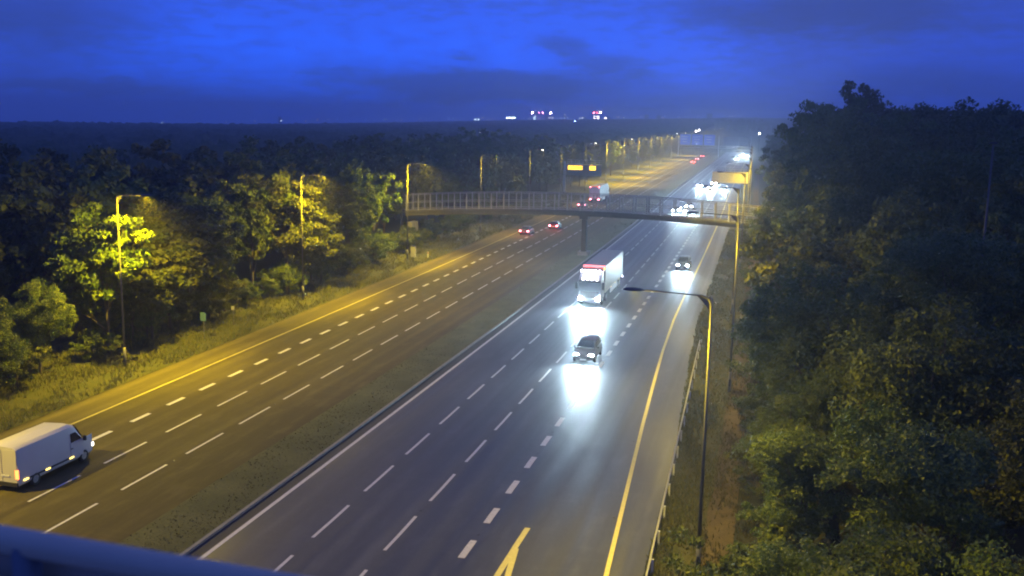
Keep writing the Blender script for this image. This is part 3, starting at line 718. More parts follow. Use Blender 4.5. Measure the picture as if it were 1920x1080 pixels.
for (x0, ncol, rows) in ((1.0, 26, (7.45, 6.85)), (7.0, 11, (7.45, 6.85))):
    for z in rows:                        # two rows of lit cells per block, too small in the photograph to read
        for c in range(ncol):
            if c % 5 == 4 and ncol > 12: continue
            hgt = .50
            tx.box((x0 + c * .155, -.24, z), (.115, .02, hgt))
tag(tx.obj('lit_text', VMSM, pan), kind='stuff')
o2, pan2, d2, L2 = vms(-3.4, 246, 'message_sign', 'yellow-lit back of the cantilever sign over the right carriageway', -8.6, 5.6, 8.3, False)
rb = MB()
for k in range(9): rb.box((-(.9 + k * .95), .21, 6.95), (.06, .05, 2.6))
rb.obj('stiffening_ribs', mat('gantry_panel_back', (.3, .3, .3)), pan2)
# far sign gantry
fg = thing('sign_gantry', 'far motorway gantry with big blue direction signs', 'sign gantry', P(-27, 600, 0), head(600))
BLUE = mat('sign_blue', (0.02, 0.06, 0.32), .5, emit=(0.08, 0.14, 0.50), es=.7); SIGNW = mat('sign_white', (0.7, 0.7, 0.7), .5); GREYB = mat('sign_back_grey', (0.22, 0.24, 0.30), .6)  # blue faces get a faint glow of their own to show through haze
for x in (-22.5, 1.0, 19.5): MB().box((x, 0, 6.2), (.5, .6, 12.4)).obj('gantry_leg', GALV, fg)
g_ = MB()
for z in (5.3, 6.4): g_.box((-1.5, .5, z), (42.0, .2, .2))
for k in range(28): g_.box((-22 + k * 1.52, .5, 5.85), (.1, .1, 1.1))
g_.obj('truss', GALV, fg)
for x, w in ((-18.6, 6.2), (-11.6, 6.6), (-4.5, 6.4)):
    pn = MB().box((x, 0, 9.9), (w, .2, 6.2)).obj('direction_sign', BLUE, fg)
    t_ = MB()
    for z, ww in ((11.6, .62), (10.2, .5), (8.6, .4)): t_.box((x - .3, -.115, z), (w * ww, .02, .28))
    t_.obj('legend_bars', SIGNW, pn)
for x, w in ((8.0, 9.0), (15.2, 5.0)): MB().box((x, 0, 9.3), (w, .2, 5.0)).obj('sign_back', GREYB, fg)
# ------------------------------------------------------------------ guard rail on the right verge
gr = thing('crash_barrier', 'galvanised steel crash barrier ending on the right verge', 'crash barrier', (0, 0, 0))
gy = list(np.arange(16, 92.1, 3.2)); goff = lambda y: float(np.interp(y, [10, 41.6, 92], [-3.5, -4.4, -5.65]))
bm_ = MB(); prof = [(-.04, .44), (.03, .50), (-.04, .56), (-.04, .60), (.03, .66), (-.04, .72)]
for a, c in zip(gy[:-1], gy[1:]):
    pa, pc = P(goff(a), a), P(goff(c), c); n_ = len(prof)
    da = 0.0 if c < 88 else 0.0
    dz = lambda y: -.42 * float(sstep(84, 92.5, y))
    bm_.add([(pa.x + q, pa.y, z + dz(a)) for q, z in prof] + [(pc.x + q, pc.y, z + dz(c)) for q, z in prof], [(k, k + 1, n_ + k + 1, n_ + k) for k in range(n_ - 1)])
bm_.obj('beam', GALV, gr)
pm_ = MB().box((0, 0, 0), (.09, .14, .86)).mesh('post', GALV)
for y in gy: link('post', pm_, gr, P(goff(y) + .12, y, .30 - .42 * float(sstep(84, 92.5, y))))
# ------------------------------------------------------------------ small roadside things
o = thing('roadside_cabinet', 'pale grey equipment cabinet beside the third left lamp post', 'cabinet', P(-49.0, 131.8, .2), head(130))
MB().box((0, 0, .8), (.7, .5, 1.6)).obj('cabinet_body', mat('cabinet_grey', (.42, .42, .38), .6), o, bevel=.03); MB().box((0, -.262, .85), (.56, .02, 1.3)).obj('cabinet_door', mat('cabinet_door', (.36, .36, .33), .6), o); MB().box((0, 0, 1.64), (.78, .58, .07)).obj('cabinet_roof', DARKM, o)
o = thing('marker_post', 'short pale marker post on the grass right of the grey cabinet', 'marker post', P(-47.0, 132.5, .1), 0)
MB().box((0, 0, .45), (.22, .06, .95)).obj('post', mat('marker_white', (.5, .5, .42), .6), o, bevel=.02); MB().box((0, -.036, .75), (.12, .01, .2)).obj('reflector', mat('reflector_red', (.3, .03, .02), .4), o)
def small_sign(off, y, h, w, hh, m, label):
    o = thing('road_sign', label, 'road sign', P(off, y, .1), head(y))
    MB().cyl((0, 0, 0), (0, 0, h), .038, n=8).obj('post', POLEM, o); MB().box((0, -.06, h - hh / 2), (w, .03, hh)).obj('sign_plate', m, o)
    MB().box((0, -.03, h - hh / 2), (.1, .03, .1)).obj('bracket', DARKM, o)
small_sign(-48.2, 75.8, 2.5, .55, .75, mat('small_sign_blue', (.05, .10, .30), .5), 'small blue sign on a thin post beneath the lit tree on the left')
small_sign(-48.9, 82.0, 1.9, .30, .35, mat('small_sign_grey', (.45, .45, .45), .5), 'small grey marker plate on a post right of the small blue sign')
o = thing('lighting_mast', 'faint pale slender mast among the dark trees at the right edge', 'mast', (11.9, 63.0, .8))
MB().cyl((0, 0, 0), (0, 0, 18.2), .11, .05, 10).obj('pole', POLEM, o); MB().box((0, 0, 18.3), (.4, .14, .12)).obj('mast_head', DARKM, o)

# ------------------------------------------------------------------ vehicles
def wheel(parent, x, y, r, w, rimr=.62):
    s = 1 if x > 0 else -1
    t = MB(); n = 20
    prof = [(-w/2, r*.62), (-w/2, r*.93), (-w*.38, r), (w*.38, r), (w/2, r*.93), (w/2, r*.62)]
    vs_ = [(px, pr_ * math.cos(2*math.pi*k/n), pr_ * math.sin(2*math.pi*k/n)) for k in range(n) for px, pr_ in prof]
    fs = [(k*6 + q, k*6 + q + 1, ((k+1) % n)*6 + q + 1, ((k+1) % n)*6 + q) for k in range(n) for q in range(5)]
    t.add(vs_, fs); o = t.obj('wheel', RUBBER, parent, True, loc=(x, y, r))
    rm = MB(); rm.cyl((s * w * .30, 0, 0), (s * w * .47, 0, 0), r * rimr, r * rimr * .9, 14); rm.cyl((s*w*.47, 0, 0), (s*w*.56, 0, 0), r*.2, r*.16, 8)
    rm.obj('rim', RIM, o)
def loft(stations, m, parent, name='body', bevel=0.0):
    """stations: (y, [(x, z)...]) half sections from bottom centre to top centre"""
    b = MB(); n = len(stations[0][1]); vs_ = []
    for y, sec in stations:
        vs_ += [(x, y, z) for x, z in sec] + [(-x, y, z) for x, z in reversed(sec)]
    m2 = 2 * n; fs = []
    for k in range(len(stations) - 1):
        for q in range(m2): fs.append((k*m2 + q, k*m2 + (q+1) % m2, (k+1)*m2 + (q+1) % m2, (k+1)*m2 + q))
    fs += [tuple(range(m2))[::-1], tuple(range((len(stations)-1)*m2, len(stations)*m2))]
    b.add(vs_, fs); o = b.obj(name, m, parent, True)
    o.data.set_sharp_from_angle(angle=R(38)); return o
def quad_on(parent, name, pts, m, out):
    n = (Vector(pts[1]) - Vector(pts[0])).cross(Vector(pts[2]) - Vector(pts[0])).normalized()
    if n.dot(Vector(out)) < 0: n = -n
    a = [Vector(p) + n * .012 for p in pts]; b_ = [Vector(p) - n * .01 for p in pts]
    k = len(pts); return MB().add(a + b_, [tuple(range(k)), tuple(range(k, 2*k))[::-1]] + [(i, (i+1) % k, k + (i+1) % k, k + i) for i in range(k)]).obj(name, m, parent)
def paint(name, c, rough=.35): return mat('paint_' + name, c, rough, spec=.5, var=.06, scale=1.5)

def car(label, off, y, away, colr, kind='hatch', lamps='near', power=1.0, group=None, name='car', tail=True, dy=0.0):
    """origin on the ground below the middle, nose to +Y"""
    o = thing(name, label, 'car', P(off, y, 0.005), head(y) + (0 if away else math.pi) + dy, group)
    L, Wd, H, belt = {'hatch': (4.1, 1.76, 1.48, .92), 'saloon': (4.6, 1.80, 1.45, .92), 'suv': (4.5, 1.86, 1.68, 1.05)}[kind]
    f, r = L / 2, -L / 2; w = Wd / 2; cl = .20 if kind != 'suv' else .26
    hood = belt - .06
    def sec(hw, zt, zs): return [(hw * .80, cl), (hw * .97, cl + .12), (hw, .58), (hw * .985, zs - .06), (hw * .90, zs), (.0, zt)]
    low = [(f, sec(w * .80, .58, .56)), (f - .08, sec(w * .88, .70, .68)), (f - .55, sec(w * .97, hood - .04, hood - .09)), (f - 1.15, sec(w, belt + .02, belt - .02)), (0, sec(w, belt + .04, belt)), (r + .6, sec(w, belt + .05, belt + .01)), (r + .12, sec(w * .95, belt + .0, belt - .04)), (r, sec(w * .88, belt - .1, belt - .14))]
    bd = loft(low, paint(name + str(round(sum(colr), 3)), colr), o)
    ws0, ws1 = f - 1.05, f - 1.85                     # windscreen foot and head
    rw1, rw0 = (r + .55, r + .10) if kind != 'saloon' else (r + 1.35, r + .55)
    gw, rw_ = w * .90, w * .70
    def g2(hw, zt): return [(hw, belt - .02), (hw * .995, belt + .02), (hw - (hw - rw_) * .85 if zt > belt + .3 else hw * .97, max(zt - .08, belt + .03)), (rw_ * .8 if zt > belt + .3 else hw * .8, zt), (0, zt + .015)]
    loft([(ws0, g2(gw * .96, belt + .03)), (ws1, g2(gw, H - .03)), ((ws1 + rw1) / 2, g2(gw, H)), (rw1, g2(gw, H - .05)), (rw0, g2(gw * .95, belt + .04))], paint(name + str(round(sum(colr), 3)), colr), o, 'cabin')
    za, zt = belt + .07, H - .10
    def lerp(a, b, t): return a + (b - a) * t
    quad_on(o, 'windscreen', [(-gw * .84, lerp(ws0, ws1, .10), za + .02), (gw * .84, lerp(ws0, ws1, .10), za + .02), (rw_ * .84, lerp(ws0, ws1, .9), zt + .02), (-rw_ * .84, lerp(ws0, ws1, .9), zt + .02)], GLASS, (0, 1, .5)).location = (0, .02, .03)
    quad_on(o, 'rear_window', [(-gw * .8, lerp(rw0, rw1, .14), za + .02), (gw * .8, lerp(rw0, rw1, .14), za + .02), (rw_ * .82, lerp(rw0, rw1, .88), zt + .01), (-rw_ * .82, lerp(rw0, rw1, .88), zt + .01)], GLASS, (0, -1, .4)).location = (0, -.025, .03)
    for s in (-1, 1):
        ym = (ws1 + rw1) / 2; t0, t1 = .10, .80
        xa = lambda t: s * (gw + (rw_ * 1.0 - gw) * .85 * t + .016)
        for pts in ([(ws0 - .25, t0), (ym + .04, t0), (ym + .04, t1), (ws1 - .02, t1)], [(ym - .04, t0), (rw0 + .28, t0), (rw1 + .02, t1), (ym - .04, t1)]):
            quad_on(o, 'side_window', [(xa(t), yy, lerp(belt + .02, H - .08, t)) for yy, t in pts], GLASS, (s, 0, .2))
        wheel(o, s * (w - .10), f - .82, .32 if kind != 'suv' else .36, .21); wheel(o, s * (w - .10), r + .78, .32 if kind != 'suv' else .36, .21)
        MB().box((s * (w + .07), ws0 - .38, belt + .08), (.16, .10, .12)).obj('wing_mirror', PLASTIC, o, bevel=.02)
        lit_h = not away; lit_t = away and tail
        hm = (HEADM if lamps == 'near' else HEADV) if lit_h else mat('headlamp_off', (.5, .5, .52), .2)
        tm = (TAILM if lamps == 'near' else BRAKEM) if lit_t else mat('tail_lamp_off', (.18, .02, .02), .3)
        MB().box((s * w * .68, f - .16, .70), (.36, .12, .15), taper=(.9, .8)).obj('headlight', hm, o, bevel=.02)
        MB().box((s * w * .76, r + .02, belt - .18), (.30, .12, .17)).obj('tail_light', tm, o, bevel=.02)
        if lit_h:
            light('headlight_beam', 'SPOT', (s * w * .68, f + .02, .72), HEAD * power, (.62, .86, 1.0), o, R(115) if y < 100 else R(84), 1.0, .09, aim=(0, 1, -.16))
        if lit_t:
            light('tail_light_glow', 'POINT', (s * w * .7, r - .22, belt - .15), 26 * power, (1.0, .09, .05), o, radius=.1)
    MB().box((0, f + .005, .46), (1.0, .05, .22)).obj('grille', PLASTIC, o); MB().box((0, f + .012, .36), (.52, .06, .11)).obj('number_plate', mat('plate_white', (.6, .6, .58), .5), o)
    MB().box((0, r - .005, .58), (.52, .05, .11)).obj('number_plate', mat('plate_white', (.6, .6, .58), .5), o); MB().box((0, r + .0, .38), (Wd * .80, .06, .16)).obj('rear_bumper', PLASTIC, o)
    return o
# right carriageway, towards the camera
car('dark grey car nearest the camera, headlights blazing, just ahead of the lorry', -14.45, 81.0, False, (.10, .095, .10), 'suv', power=1.35)
car('dark blue car with headlights on in the slip lane right of the lorry', -10.95, 136.8, False, (.05, .07, .12), 'suv', power=1.3)
C = [(-18.9, 222, 'car with bright headlights left in the group under the footbridge end'), (-15.2, 220, 'car with bright headlights right in the group behind the footbridge'), (-16.9, 234, 'dark car with headlights behind the pair at the footbridge'),
     (-18.6, 312, 'leftmost car of the glaring group below the yellow gantry'), (-14.9, 303, 'middle car of the glaring group below the yellow gantry'), (-11.2, 309, 'rightmost car of the glaring group below the yellow gantry'), (-15.0, 328, 'rear car of the glaring group below the yellow gantry'),
     (-14.8, 590, 'left of the two far cars with violet-white headlights'), (-9.6, 610, 'right of the two far cars with violet-white headlights'), (-12.5, 640, 'car trailing the two far violet-white headlights')]
for o_, y_, lab in C: car(lab, o_, y_, False, (.09, .09, .1), ['hatch', 'saloon', 'suv'][int(y_) % 3], 'far', 2.0 if y_ < 250 else 2.6 if y_ < 400 else 5.0)
# left carriageway, away from the camera
car('dark car with red tail lights, left of the pair under the footbridge', -40.9, 168.5, True, (.05, .045, .05), 'saloon', power=2)
car('dark car with red tail lights, right of the pair beside the bridge pier', -37.9, 179.0, True, (.06, .05, .05), 'hatch', power=3)
car('small dark car with tail lights seen through the footbridge mesh', -41.0, 226.5, True, (.06, .06, .06), 'hatch', 'near', 1.5)
for o_, y_, lab in ((-33.6, 500, 'nearest of the three far cars with red tail lights'), (-34.8, 545, 'middle of the three far cars with red tail lights'), (-34.5, 590, 'farthest of the three cars with red tail lights in a row')):
    car(lab, o_, y_, True, (.08, .05, .05), 'saloon', 'far', 9)
car('pale far car with tail lights beside the blue gantry signs', -38.0, 905, True, (.35, .33, .32), 'hatch', 'far', 5)

# white van, lower left
def van():
    o = thing('van', 'white van with glowing orange tail light and yellow side markers, lower left', 'van', P(-38.6, 44.2, .005), head(44))
    wv = paint('van_white', (.50, .48, .43), .4); L, Wd, H = 6.1, 1.98, 2.52; f, r, w = L/2, -L/2, Wd/2
    def sec(hw, zt, rw_): return [(hw * .86, .32), (hw * .98, .45), (hw, 1.0), (hw * .985, 1.45), (rw_, zt - .16), (rw_ - .16, zt - .01), (0, zt + .03)]
    loft([(f, sec(w * .78, .86, w * .74)), (f - .12, sec(w * .90, 1.05, w * .86)), (f - .80, sec(w * .97, 1.32, w * .92)), (f - 1.5, sec(w, H - .16, w * .86)), (f - 2.0, sec(w, H, w * .90)), (r + .12, sec(w, H, w * .91)), (r, sec(w * .98, H - .06, w * .89))], wv, o)
    quad_on(o, 'windscreen', [(-w * .80, f - .86, 1.40), (w * .80, f - .86, 1.40), (w * .76, f - 1.44, 2.24), (-w * .76, f - 1.44, 2.24)], GLASS, (0, 1, .5)).location = (0, .05, .06)
    for s in (-1, 1):
        quad_on(o, 'door_window', [(s * (w * .975), f - 1.05, 1.42), (s * (w * .985), f - 2.0, 1.42), (s * (w * .94), f - 2.0, 1.98), (s * (w * .93), f - 1.55, 1.98)], GLASS, (s, 0, .1)).location = (s * .015, 0, 0)
        dr = MB().box((s * (w + .004), f - 1.55, 1.0), (.02, 1.05, .95)).obj('cab_door', wv, o, bevel=.008)
        MB().box((s * .018, .38, 0), (.03, .16, .05)).obj('handle', PLASTIC, dr, loc=(s * (w + .004), f - 2.35, 1.12))
        MB().box((s * (w + .006), -.55, .62), (.02, L * .55, .10)).obj('rub_strip', PLASTIC, o)
        MB().box((s * (w + .13), f - 1.02, 1.48), (.20, .12, .30)).obj('wing_mirror', PLASTIC, o, bevel=.03)
        wheel(o, s * (w - .12), f - .95, .36, .22); wheel(o, s * (w - .12), r + 1.25, .36, .22)
        MB().box((s * (w * .90), r + .0, 1.02), (.20, .08, .52)).obj('tail_light', ORANGEM, o, bevel=.02)
        MB().box((s * (w * .78), f - .10, .80), (.34, .14, .22)).obj('headlight', mat('headlamp_van', (.7, .7, .7), .2, emit=(1, .95, .8), es=4), o, bevel=.02)
        for yy in (-2.55, -.9, 1.0): MB().box((s * (w + .022), yy, .62), (.035, .34, .075)).obj('marker_light', AMBERM, o)
        MB().box((s * w * .48, r - .012, 1.42), (w * .90, .03, 1.85)).obj('rear_door', wv, o, bevel=.01)
        light('headlight_beam', 'SPOT', (s * w * .7, f + .05, .8), HEAD * .012, (1, .95, .85), o, R(60), .7, .08, aim=(0, 1, -.1))
    MB().box((0, r - .03, .46), (Wd * .96, .12, .22)).obj('rear_bumper', PLASTIC, o, bevel=.02); MB().box((.2, r - .05, .92), (.52, .02, .11)).obj('number_plate', mat('plate_white', (.6, .6, .58)), o)
    MB().box((0, f + .01, .52), (1.5, .08, .3)).obj('front_bumper', PLASTIC, o)
    return o
van()

# articulated lorry
def lorry(label, off, y, away, full):
    o = thing('lorry', label, 'lorry', P(off, y, .005), head(y) + (0 if away else math.pi))
    w = 1.27; cabm = paint('lorry_cab', (.22, .22, .24), .4); boxm = paint('trailer_white', (.27, .26, .21), .5)
    L = 16.4; f, r = L/2, -L/2
    cab = loft([(f, [(w*.90, .42), (w*.95, .8), (w*.95, 1.6), (w*.93, 1.75), (0, 1.78)]), (f - .10, [(w*.97, .36), (w, .9), (w, 1.75), (w*.98, 2.7), (0, 2.74)]), (f - .45, [(w*.97, .36), (w, .9), (w, 1.9), (w*.95, 3.25), (0, 3.32)]), (f - .9, [(w*.97, .45), (w, .9), (w, 2.0), (w*.92, 3.62), (0, 3.72)]), (f - 2.15, [(w*.97, .6), (w, .9), (w, 2.0), (w*.95, 3.75), (0, 3.85)])], cabm, o, 'cab')
    quad_on(o, 'windscreen', [(-w*.9, f - .08, 1.78), (w*.9, f - .08, 1.78), (w*.86, f - .24, 2.66), (-w*.86, f - .24, 2.66)], GLASS, (0, 1, .1)).location = (0, .035, .02)
    MB().box((0, f + .07, 2.78), (w*1.8, .34, .14)).obj('sun_visor', PLASTIC, o)
    MB().box((0, f - .02, 1.28), (w*1.6, .08, .72)).obj('grille', PLASTIC, o)
    MB().box((0, f + .02, .58), (w*1.9, .16, .36)).obj('front_bumper', cabm, o, bevel=.03)
    sg = MB().box((0, f - .38, 3.22), (w*1.25, .12, .36)).obj('roof_sign', mat('roof_sign_white', (.8, .8, .8), .4, emit=(.85, .85, 1.0), es=6.0 if full else 0.2), o)
    lb = MB(); lb.cyl((-w*.85, f - .55, 3.80), (w*.85, f - .55, 3.80), .035, n=8); lb.obj('light_bar', GALV, o)
    if full:
        for k in range(6): MB().cyl((-w*.75 + k*w*.3, f - .58, 3.80), (-w*.75 + k*w*.3, f - .42, 3.80), .10, .13, 12).obj('roof_lamp', WHITEL, o)
        for k in range(4): MB().cyl((-w*.6 + k*w*.4, f - .16, 2.98), (-w*.6 + k*w*.4, f - .04, 2.98), .08, .11, 12).obj('visor_lamp', WHITEL, o)
    for s in (-1, 1):
        quad_on(o, 'side_window', [(s*w, f - .35, 1.78), (s*w, f - 1.2, 1.78), (s*w*.97, f - 1.2, 2.55), (s*w*.97, f - .5, 2.55)], GLASS, (s, 0, 0)).location = (s*.012, 0, 0)
        MB().box((s*(w + .2), f - .12, 2.25), (.22, .16, .8)).obj('wing_mirror', PLASTIC, o, bevel=.03)
        MB().box((s*w*.74, f + .06, .80), (.42, .14, .22)).obj('headlight', HEADV if full else mat('headlamp_off', (.5, .5, .52), .2), o, bevel=.03)
        for yy in (f - 1.4, f - 3.9, r + 2.2, r + 3.5, r + 4.8): wheel(o, s*(w - .18), yy, .5, .34, .56)
        MB().box((s*(w - .02), -1.2, .72), (.05, 5.2, .55)).obj('side_guard', GALV, o)
        MB().box((s*(w + .035), r + .2, .95), (.06, .12, .12)).obj('marker_light', WHITEL if full else AMBERM, o)
        for yy in (-5, -2, 1.2): MB().box((s*(w + .02), yy, 1.12), (.03, .12, .06)).obj('marker_light', AMBERM, o)
        MB().box((s*w*.78, r - .02, .92), (.42, .06, .16)).obj('tail_light', TAILM if away else mat('tail_lamp_off', (.18, .02, .02)), o)
        if full:
            light('headlight_beam', 'SPOT', (s*w*.74, f + .2, .85), HEAD * 3.0, (.58, .85, 1.0), o, R(120), 1.0, .12, aim=(0, 1, -.16))
        if away: light('tail_light_glow', 'POINT', (s*w*.7, r - .3, .9), 30, (1, .1, .06), o, radius=.1)
    MB().box((0, -1.2, .98), (.9, 12.6, .24)).obj('chassis', DARKM, o)
    tr = MB().box((0, (f - 2.75 + r)/2, 2.62), (2*w, f - 2.75 - r, 3.04)).obj('trailer', boxm, o, bevel=.04)
    ed = MB()
    for s in (-1, 1):
        ed.box((s*(w + .004), r + .04, 2.62), (.05, .12, 3.0)); ed.box((s*(w + .004), f - 2.80, 2.62), (.05, .12, 3.0)); ed.box((s*(w + .006), (f - 2.75 + r)/2, 1.16), (.04, f - 2.9 - r, .12))
    ed.obj('corner_posts', mat('trailer_trim', (.5, .48, .4), .5), o)
    ribs = MB()
    for k in range(1, 12): ribs.box((0, f - 2.75 - k*1.13, 4.145), (2*w*.96, .05, .02))
    ribs.obj('roof_bows', boxm, o)
    for s in (-1, 1):
        MB().box((s*w*.49, r - .025, 2.62), (w*.94, .04, 2.9)).obj('rear_door', mat('rear_door_white', (.62, .60, .60), .5), o)
        for q in (.25, .7): MB().cyl((s*w*q, r - .07, 1.2), (s*w*q, r - .07, 4.05), .022, n=6).obj('lock_bar', GALV, o)
    if full:
        MB().box((0, f - 2.72, 4.02), (2*w*.94, .08, .17)).obj('marker_strip', REDBAR, o)
        MB().box((-w*.9, f - 2.70, 3.80), (.12, .09, .22)).obj('corner_marker', mat('marker_orange', (.6, .3, .1), .4, emit=(1, .45, .1), es=5), o)
        light('cab_lamp_glow', 'POINT', (0, f - .2, 4.25), 30, (.9, .88, 1), o, radius=.2)
        light('trailer_wash', 'POINT', (-w - .5, f - 2.2, 2.0), 6, (.8, .95, 1), o, radius=.1)
    if away:
        MB().box((0, r - .03, 4.02), (2*w*.9, .06, .14)).obj('marker_strip', mat('rear_strip', (.4, .03, .03), .4, emit=(1, .12, .10), es=1), o)
        for s in (-1, 1): MB().box((s*w*.82, r - .05, 3.95), (.2, .06, .12)).obj('top_marker_light', BRAKEM, o)
        light('rear_wash', 'SPOT', (0, r - 3.0, .8), 60, (1, .75, .7), o, R(90), .8, .2, aim=(0, 1, .5))
    return o
lorry('white box lorry with blazing headlights, roof lamps and red marker strip', -18.55, 112.6, False, True)
lorry('far lorry seen from behind with pale rear doors and red top lights', -40.3, 247.5, True, False)

# ------------------------------------------------------------------ railing by the camera
rl = thing('walkway_railing', 'blurred blue-grey tubular railing close to the camera, bottom left', 'railing', (0, 0, 0))
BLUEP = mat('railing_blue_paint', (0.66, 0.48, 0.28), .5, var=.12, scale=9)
A, B = Vector((-2.6, 1.50, 19.168)), Vector((.55, 1.38, 19.168))
MB().cyl(A, B, .026, n=16).obj('handrail', BLUEP, rl, True)
MB().cyl(A - Vector((0, 0, .085)) + Vector((0, -.01, 0)), B - Vector((0, 0, .085)) + Vector((0, -.01, 0)), .012, n=10).obj('mid_rail', BLUEP, rl, True)
for t in (.02, .405, .93):
    p = A.lerp(B, t); MB().cyl(p, p - Vector((0, 0, 1.1)), .027, n=12).obj('post', mat('railing_post_grey', (.16, .15, .14), .5), rl, True)
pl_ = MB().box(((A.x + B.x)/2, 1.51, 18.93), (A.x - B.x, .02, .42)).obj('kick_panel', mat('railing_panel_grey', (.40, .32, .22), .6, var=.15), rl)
md = thing('camera_mast', 'steel mast and platform carrying the railing beside the motorway', 'mast', (0, 0, 0))
MB().box((-.9, .2, 18.05), (3.6, 2.5, .10)).obj('platform', GALV, md); MB().cyl((-.2, -.5, 0), (-.2, -.5, 18.0), .35, .22, 16).obj('pole', POLEM, md)

# ------------------------------------------------------------------ skyline
CITYB = mat('far_building', (.06, .065, .075), .8)
def sky_at(x, v, d): q = ray_dir(x, v); return Vector((0, 0, CAM_H)) + q * (d / math.hypot(q.x, q.y))
def glow(name, c, es): return mat(name, (.5, .5, .5), .5, emit=c, es=es * 9)
def building(px, v0, v1, wpx, label, lit, colr, d=2300, rows=1, es=6):
    p = sky_at(px, v1, d); sc_ = d / F_; ww = wpx * sc_; hh = (v1 - v0) * sc_
    rz = -math.atan2(p.x, p.y); o = thing('distant_building', label, 'building', p - Vector((0, 0, 6)), rz)
    MB().box((0, 0, (hh + 6) / 2), (ww, 18, hh + 6)).obj('wall', CITYB, o); MB().box((0, 0, hh + 6.6), (ww * .5, 8, 1.4)).obj('roof_plant', CITYB, o)
    m = glow('glow_' + label[:22].replace(' ', '_'), colr, es)
    n = max(2, int(ww / 5))
    for r_ in range(rows):
        for k in range(n):
            if lit > random.random(): MB().box((-ww/2 + (k + .5) * ww/n, -9.1, 6 + hh * (r_ + .5) / rows), (ww/n * .7, .3, hh / rows * .55)).obj('window', m, o)
    return o
building(958, 218.5, 223.5, 18, 'long low skyline building glowing bright white', 1.0, (.75, .95, 1), es=2.2)
building(894, 222.5, 226, 12, 'low skyline building with a thin pale blue strip of light', 1.0, (.6, .8, 1), es=.8)
building(1118, 217, 224, 12, 'skyline building with rows of white windows under a red beacon', .9, (1, .9, .95), rows=2, es=1.2)
building(1002, 217, 225, 5, 'narrow skyline block with white windows below the crane', .7, (.7, .9, 1), rows=3, es=1.0)
building(1059, 214, 226, 4, 'slim dark tower on the skyline right of the crane', .3, (.6, .7, 1), rows=4, es=.5)
building(1138, 219, 224, 12, 'skyline building with a blue-white strip of light', .9, (.45, .55, 1), es=1.6)
building(1092, 220, 226, 14, 'dim skyline block between the two red beacons', .4, (.7, .8, 1), rows=2, es=.5)
building(1030, 219, 226, 16, 'dim skyline block right below the crane jib', .4, (.8, .8, 1), rows=2, es=.4)
building(1212, 216, 222, 8, 'small pale skyline house over the far end of the wood', .6, (.8, .9, 1), es=.5)
building(1235, 217, 222, 8, 'small skyline block right of the pale skyline house', .5, (.8, .9, 1), es=.4)
building(525, 220, 228, 6, 'lone lit skyline block above the wood at left', .6, (.7, .85, 1), rows=2, es=.6)
building(1330, 214, 221, 10, 'dim skyline block above the far end of the motorway', .4, (.8, .85, 1), es=.4)
def crane(px0, px1, v, label, beads):
    p = sky_at((px0 * .72 + px1 * .28), 228, 2200); o = thing('tower_crane', label, 'crane', p, -math.atan2(p.x, p.y)); k = 2200 / F_
    top = (228 - v) * k; mx_ = px0 * .72 + px1 * .28; cm = mat('crane_steel', (.12, .08, .07), .6)
    m = MB()
    for sx_ in (-.7, .7):
        for sy_ in (-.7, .7): m.box((sx_, sy_, top / 2), (.25, .25, top))
    for q in range(10): m.box((0, -.7, top * (q + .5) / 10), (1.6, .15, .15))
    m.obj('mast', cm, o); MB().box(((px0 + px1)/2 * k - mx_ * k, 0, top), ((px1 - px0) * k, .8, .9)).obj('jib', cm, o); MB().box((0, 0, top + 2), (.6, .6, 4)).obj('tower_head', cm, o)
    for bx, c, es, s in beads: MB().box(((bx - mx_) * k, -1.2, top + .6), (s, s, s)).obj('beacon', glow('beacon_%d' % int(bx), c, es), o)
crane(997, 1033, 212.5, 'tower crane with pink and white beacons along its jib on the skyline', [(998, (1, .75, .85), 14, 2.8), (1010, (1, .2, .5), 5.0, 2.0), (1017, (1, .25, .55), 7, 2.2), (1032, (.95, .7, 1), 14, 2.8)])
crane(1108, 1127, 212.5, 'short tower crane with red beacons at right on the skyline', [(1113, (1, .12, .15), 7, 2.8), (1125, (1, .7, .75), 14, 3.0), (1119, (1, .1, .1), 3.0, 2.2)])
def far_lamp(px, v, d, c, es, s, label, group=None):
    p = sky_at(px, v, d); gz = float(ground_z(p.x, p.y)); o = thing('distant_lamp', label, 'lamp', (p.x, p.y, gz), 0, group)
    MB().cyl((0, 0, 0), (0, 0, p.z - gz), .12, n=6).obj('post', DARKM, o); MB().box((0, 0, p.z - gz), (s, s, s * .8), taper=(.6, .6)).obj('lantern', glow('lantern_%d_%d' % (px, v), c, es), o)
far_lamp(685, 234, 1100, (1, .9, .8), 4, .9, 'white lamp alone above the wood left of centre')
far_lamp(880, 242, 900, (.9, .9, 1), 5, .9, 'left of two white lamps close together above the wood')
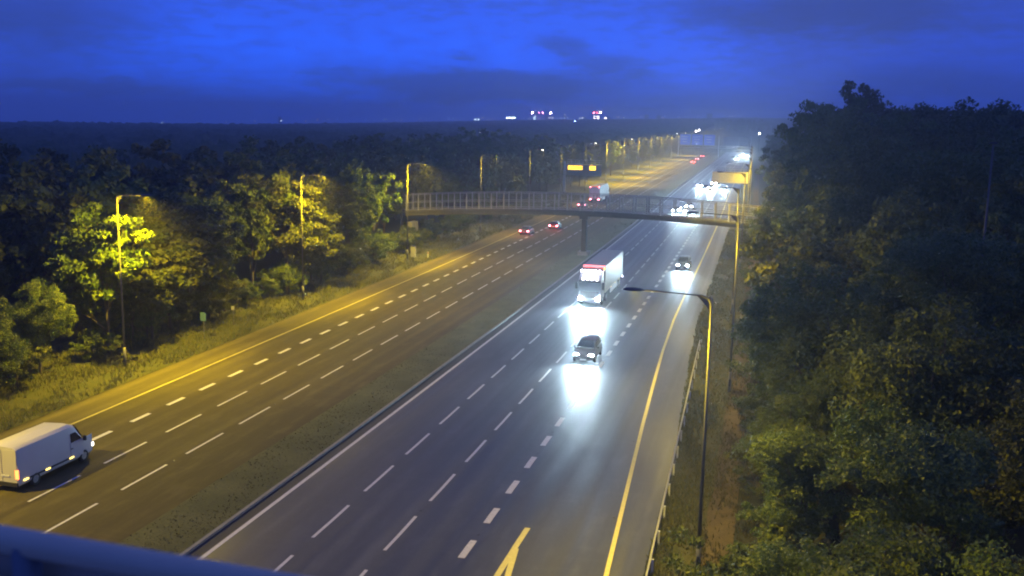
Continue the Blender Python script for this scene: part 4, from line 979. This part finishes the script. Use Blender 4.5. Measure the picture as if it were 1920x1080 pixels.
far_lamp(894, 242, 900, (1, .85, .7), 2, .9, 'right of two white lamps close together above the wood')
far_lamp(1078, 227, 1600, (.3, .4, 1), 5, 1.7, 'blue lamp on the skyline between the two cranes')
far_lamp(1424, 250, 700, (1, 1, 1), 9, .8, 'white lamp by the right trees at the far end of the motorway')
far_lamp(352, 249, 1200, (.8, .9, 1), .8, .9, 'faint white lamp low in the left wood')
far_lamp(1305, 246, 640, (1, .8, .75), 4, .7, 'warm lamp above the far blue gantry signs')
far_lamp(1311, 244, 640, (1, .9, .95), 4, .7, 'second warm lamp just right of the one above the blue signs')
lt = MB()
for q in range(110):
    px = 560 + 830 * random.random() ** .8; p = sky_at(px, 228 - (px - 600) * .009 - 4.5 * random.random(), 2450); s = .7 + 1.2 * random.random(); lt.m = random.choice((0, 0, 1, 2)); lt.box(p, (s, s, s * .7))
for q in range(9):
    px = 300 + 320 * random.random(); p = sky_at(px, 232 - (px - 300) * .02 - 3 * random.random(), 2450); s = .8 + 1.2 * random.random(); lt.m = random.choice((0, 1, 2)); lt.box(p, (s, s, s * .7))
tag(lt.obj('city_lights', [glow('city_cool', (.5, .7, 1), .5), glow('city_white', (1, .95, .9), .5), glow('city_warm', (1, .65, .4), .45)]), 'scattered faint city lights along the skyline', 'city lights', kind='stuff')

# ------------------------------------------------------------------ haze
if HAZE > 0:
    hz = MB().box((0, 0, 9), (5300, 5300, 82)).obj('haze', mat('haze_air', (1, 1, 1))); tag(hz, 'thin blue dawn haze over the motorway and woods', 'haze', kind='stuff')
    m = bpy.data.materials.new('haze_volume'); m.use_nodes = True; t = m.node_tree; t.nodes.clear()
    pv = t.nodes.new('ShaderNodeVolumePrincipled'); pv.inputs['Density'].default_value = HAZE; pv.inputs['Color'].default_value = (.85, .88, .95, 1); pv.inputs['Anisotropy'].default_value = 0.72
    mo = t.nodes.new('ShaderNodeOutputMaterial'); t.links.new(pv.outputs[0], mo.inputs['Volume'])
    hz.data.materials.clear(); hz.data.materials.append(m)
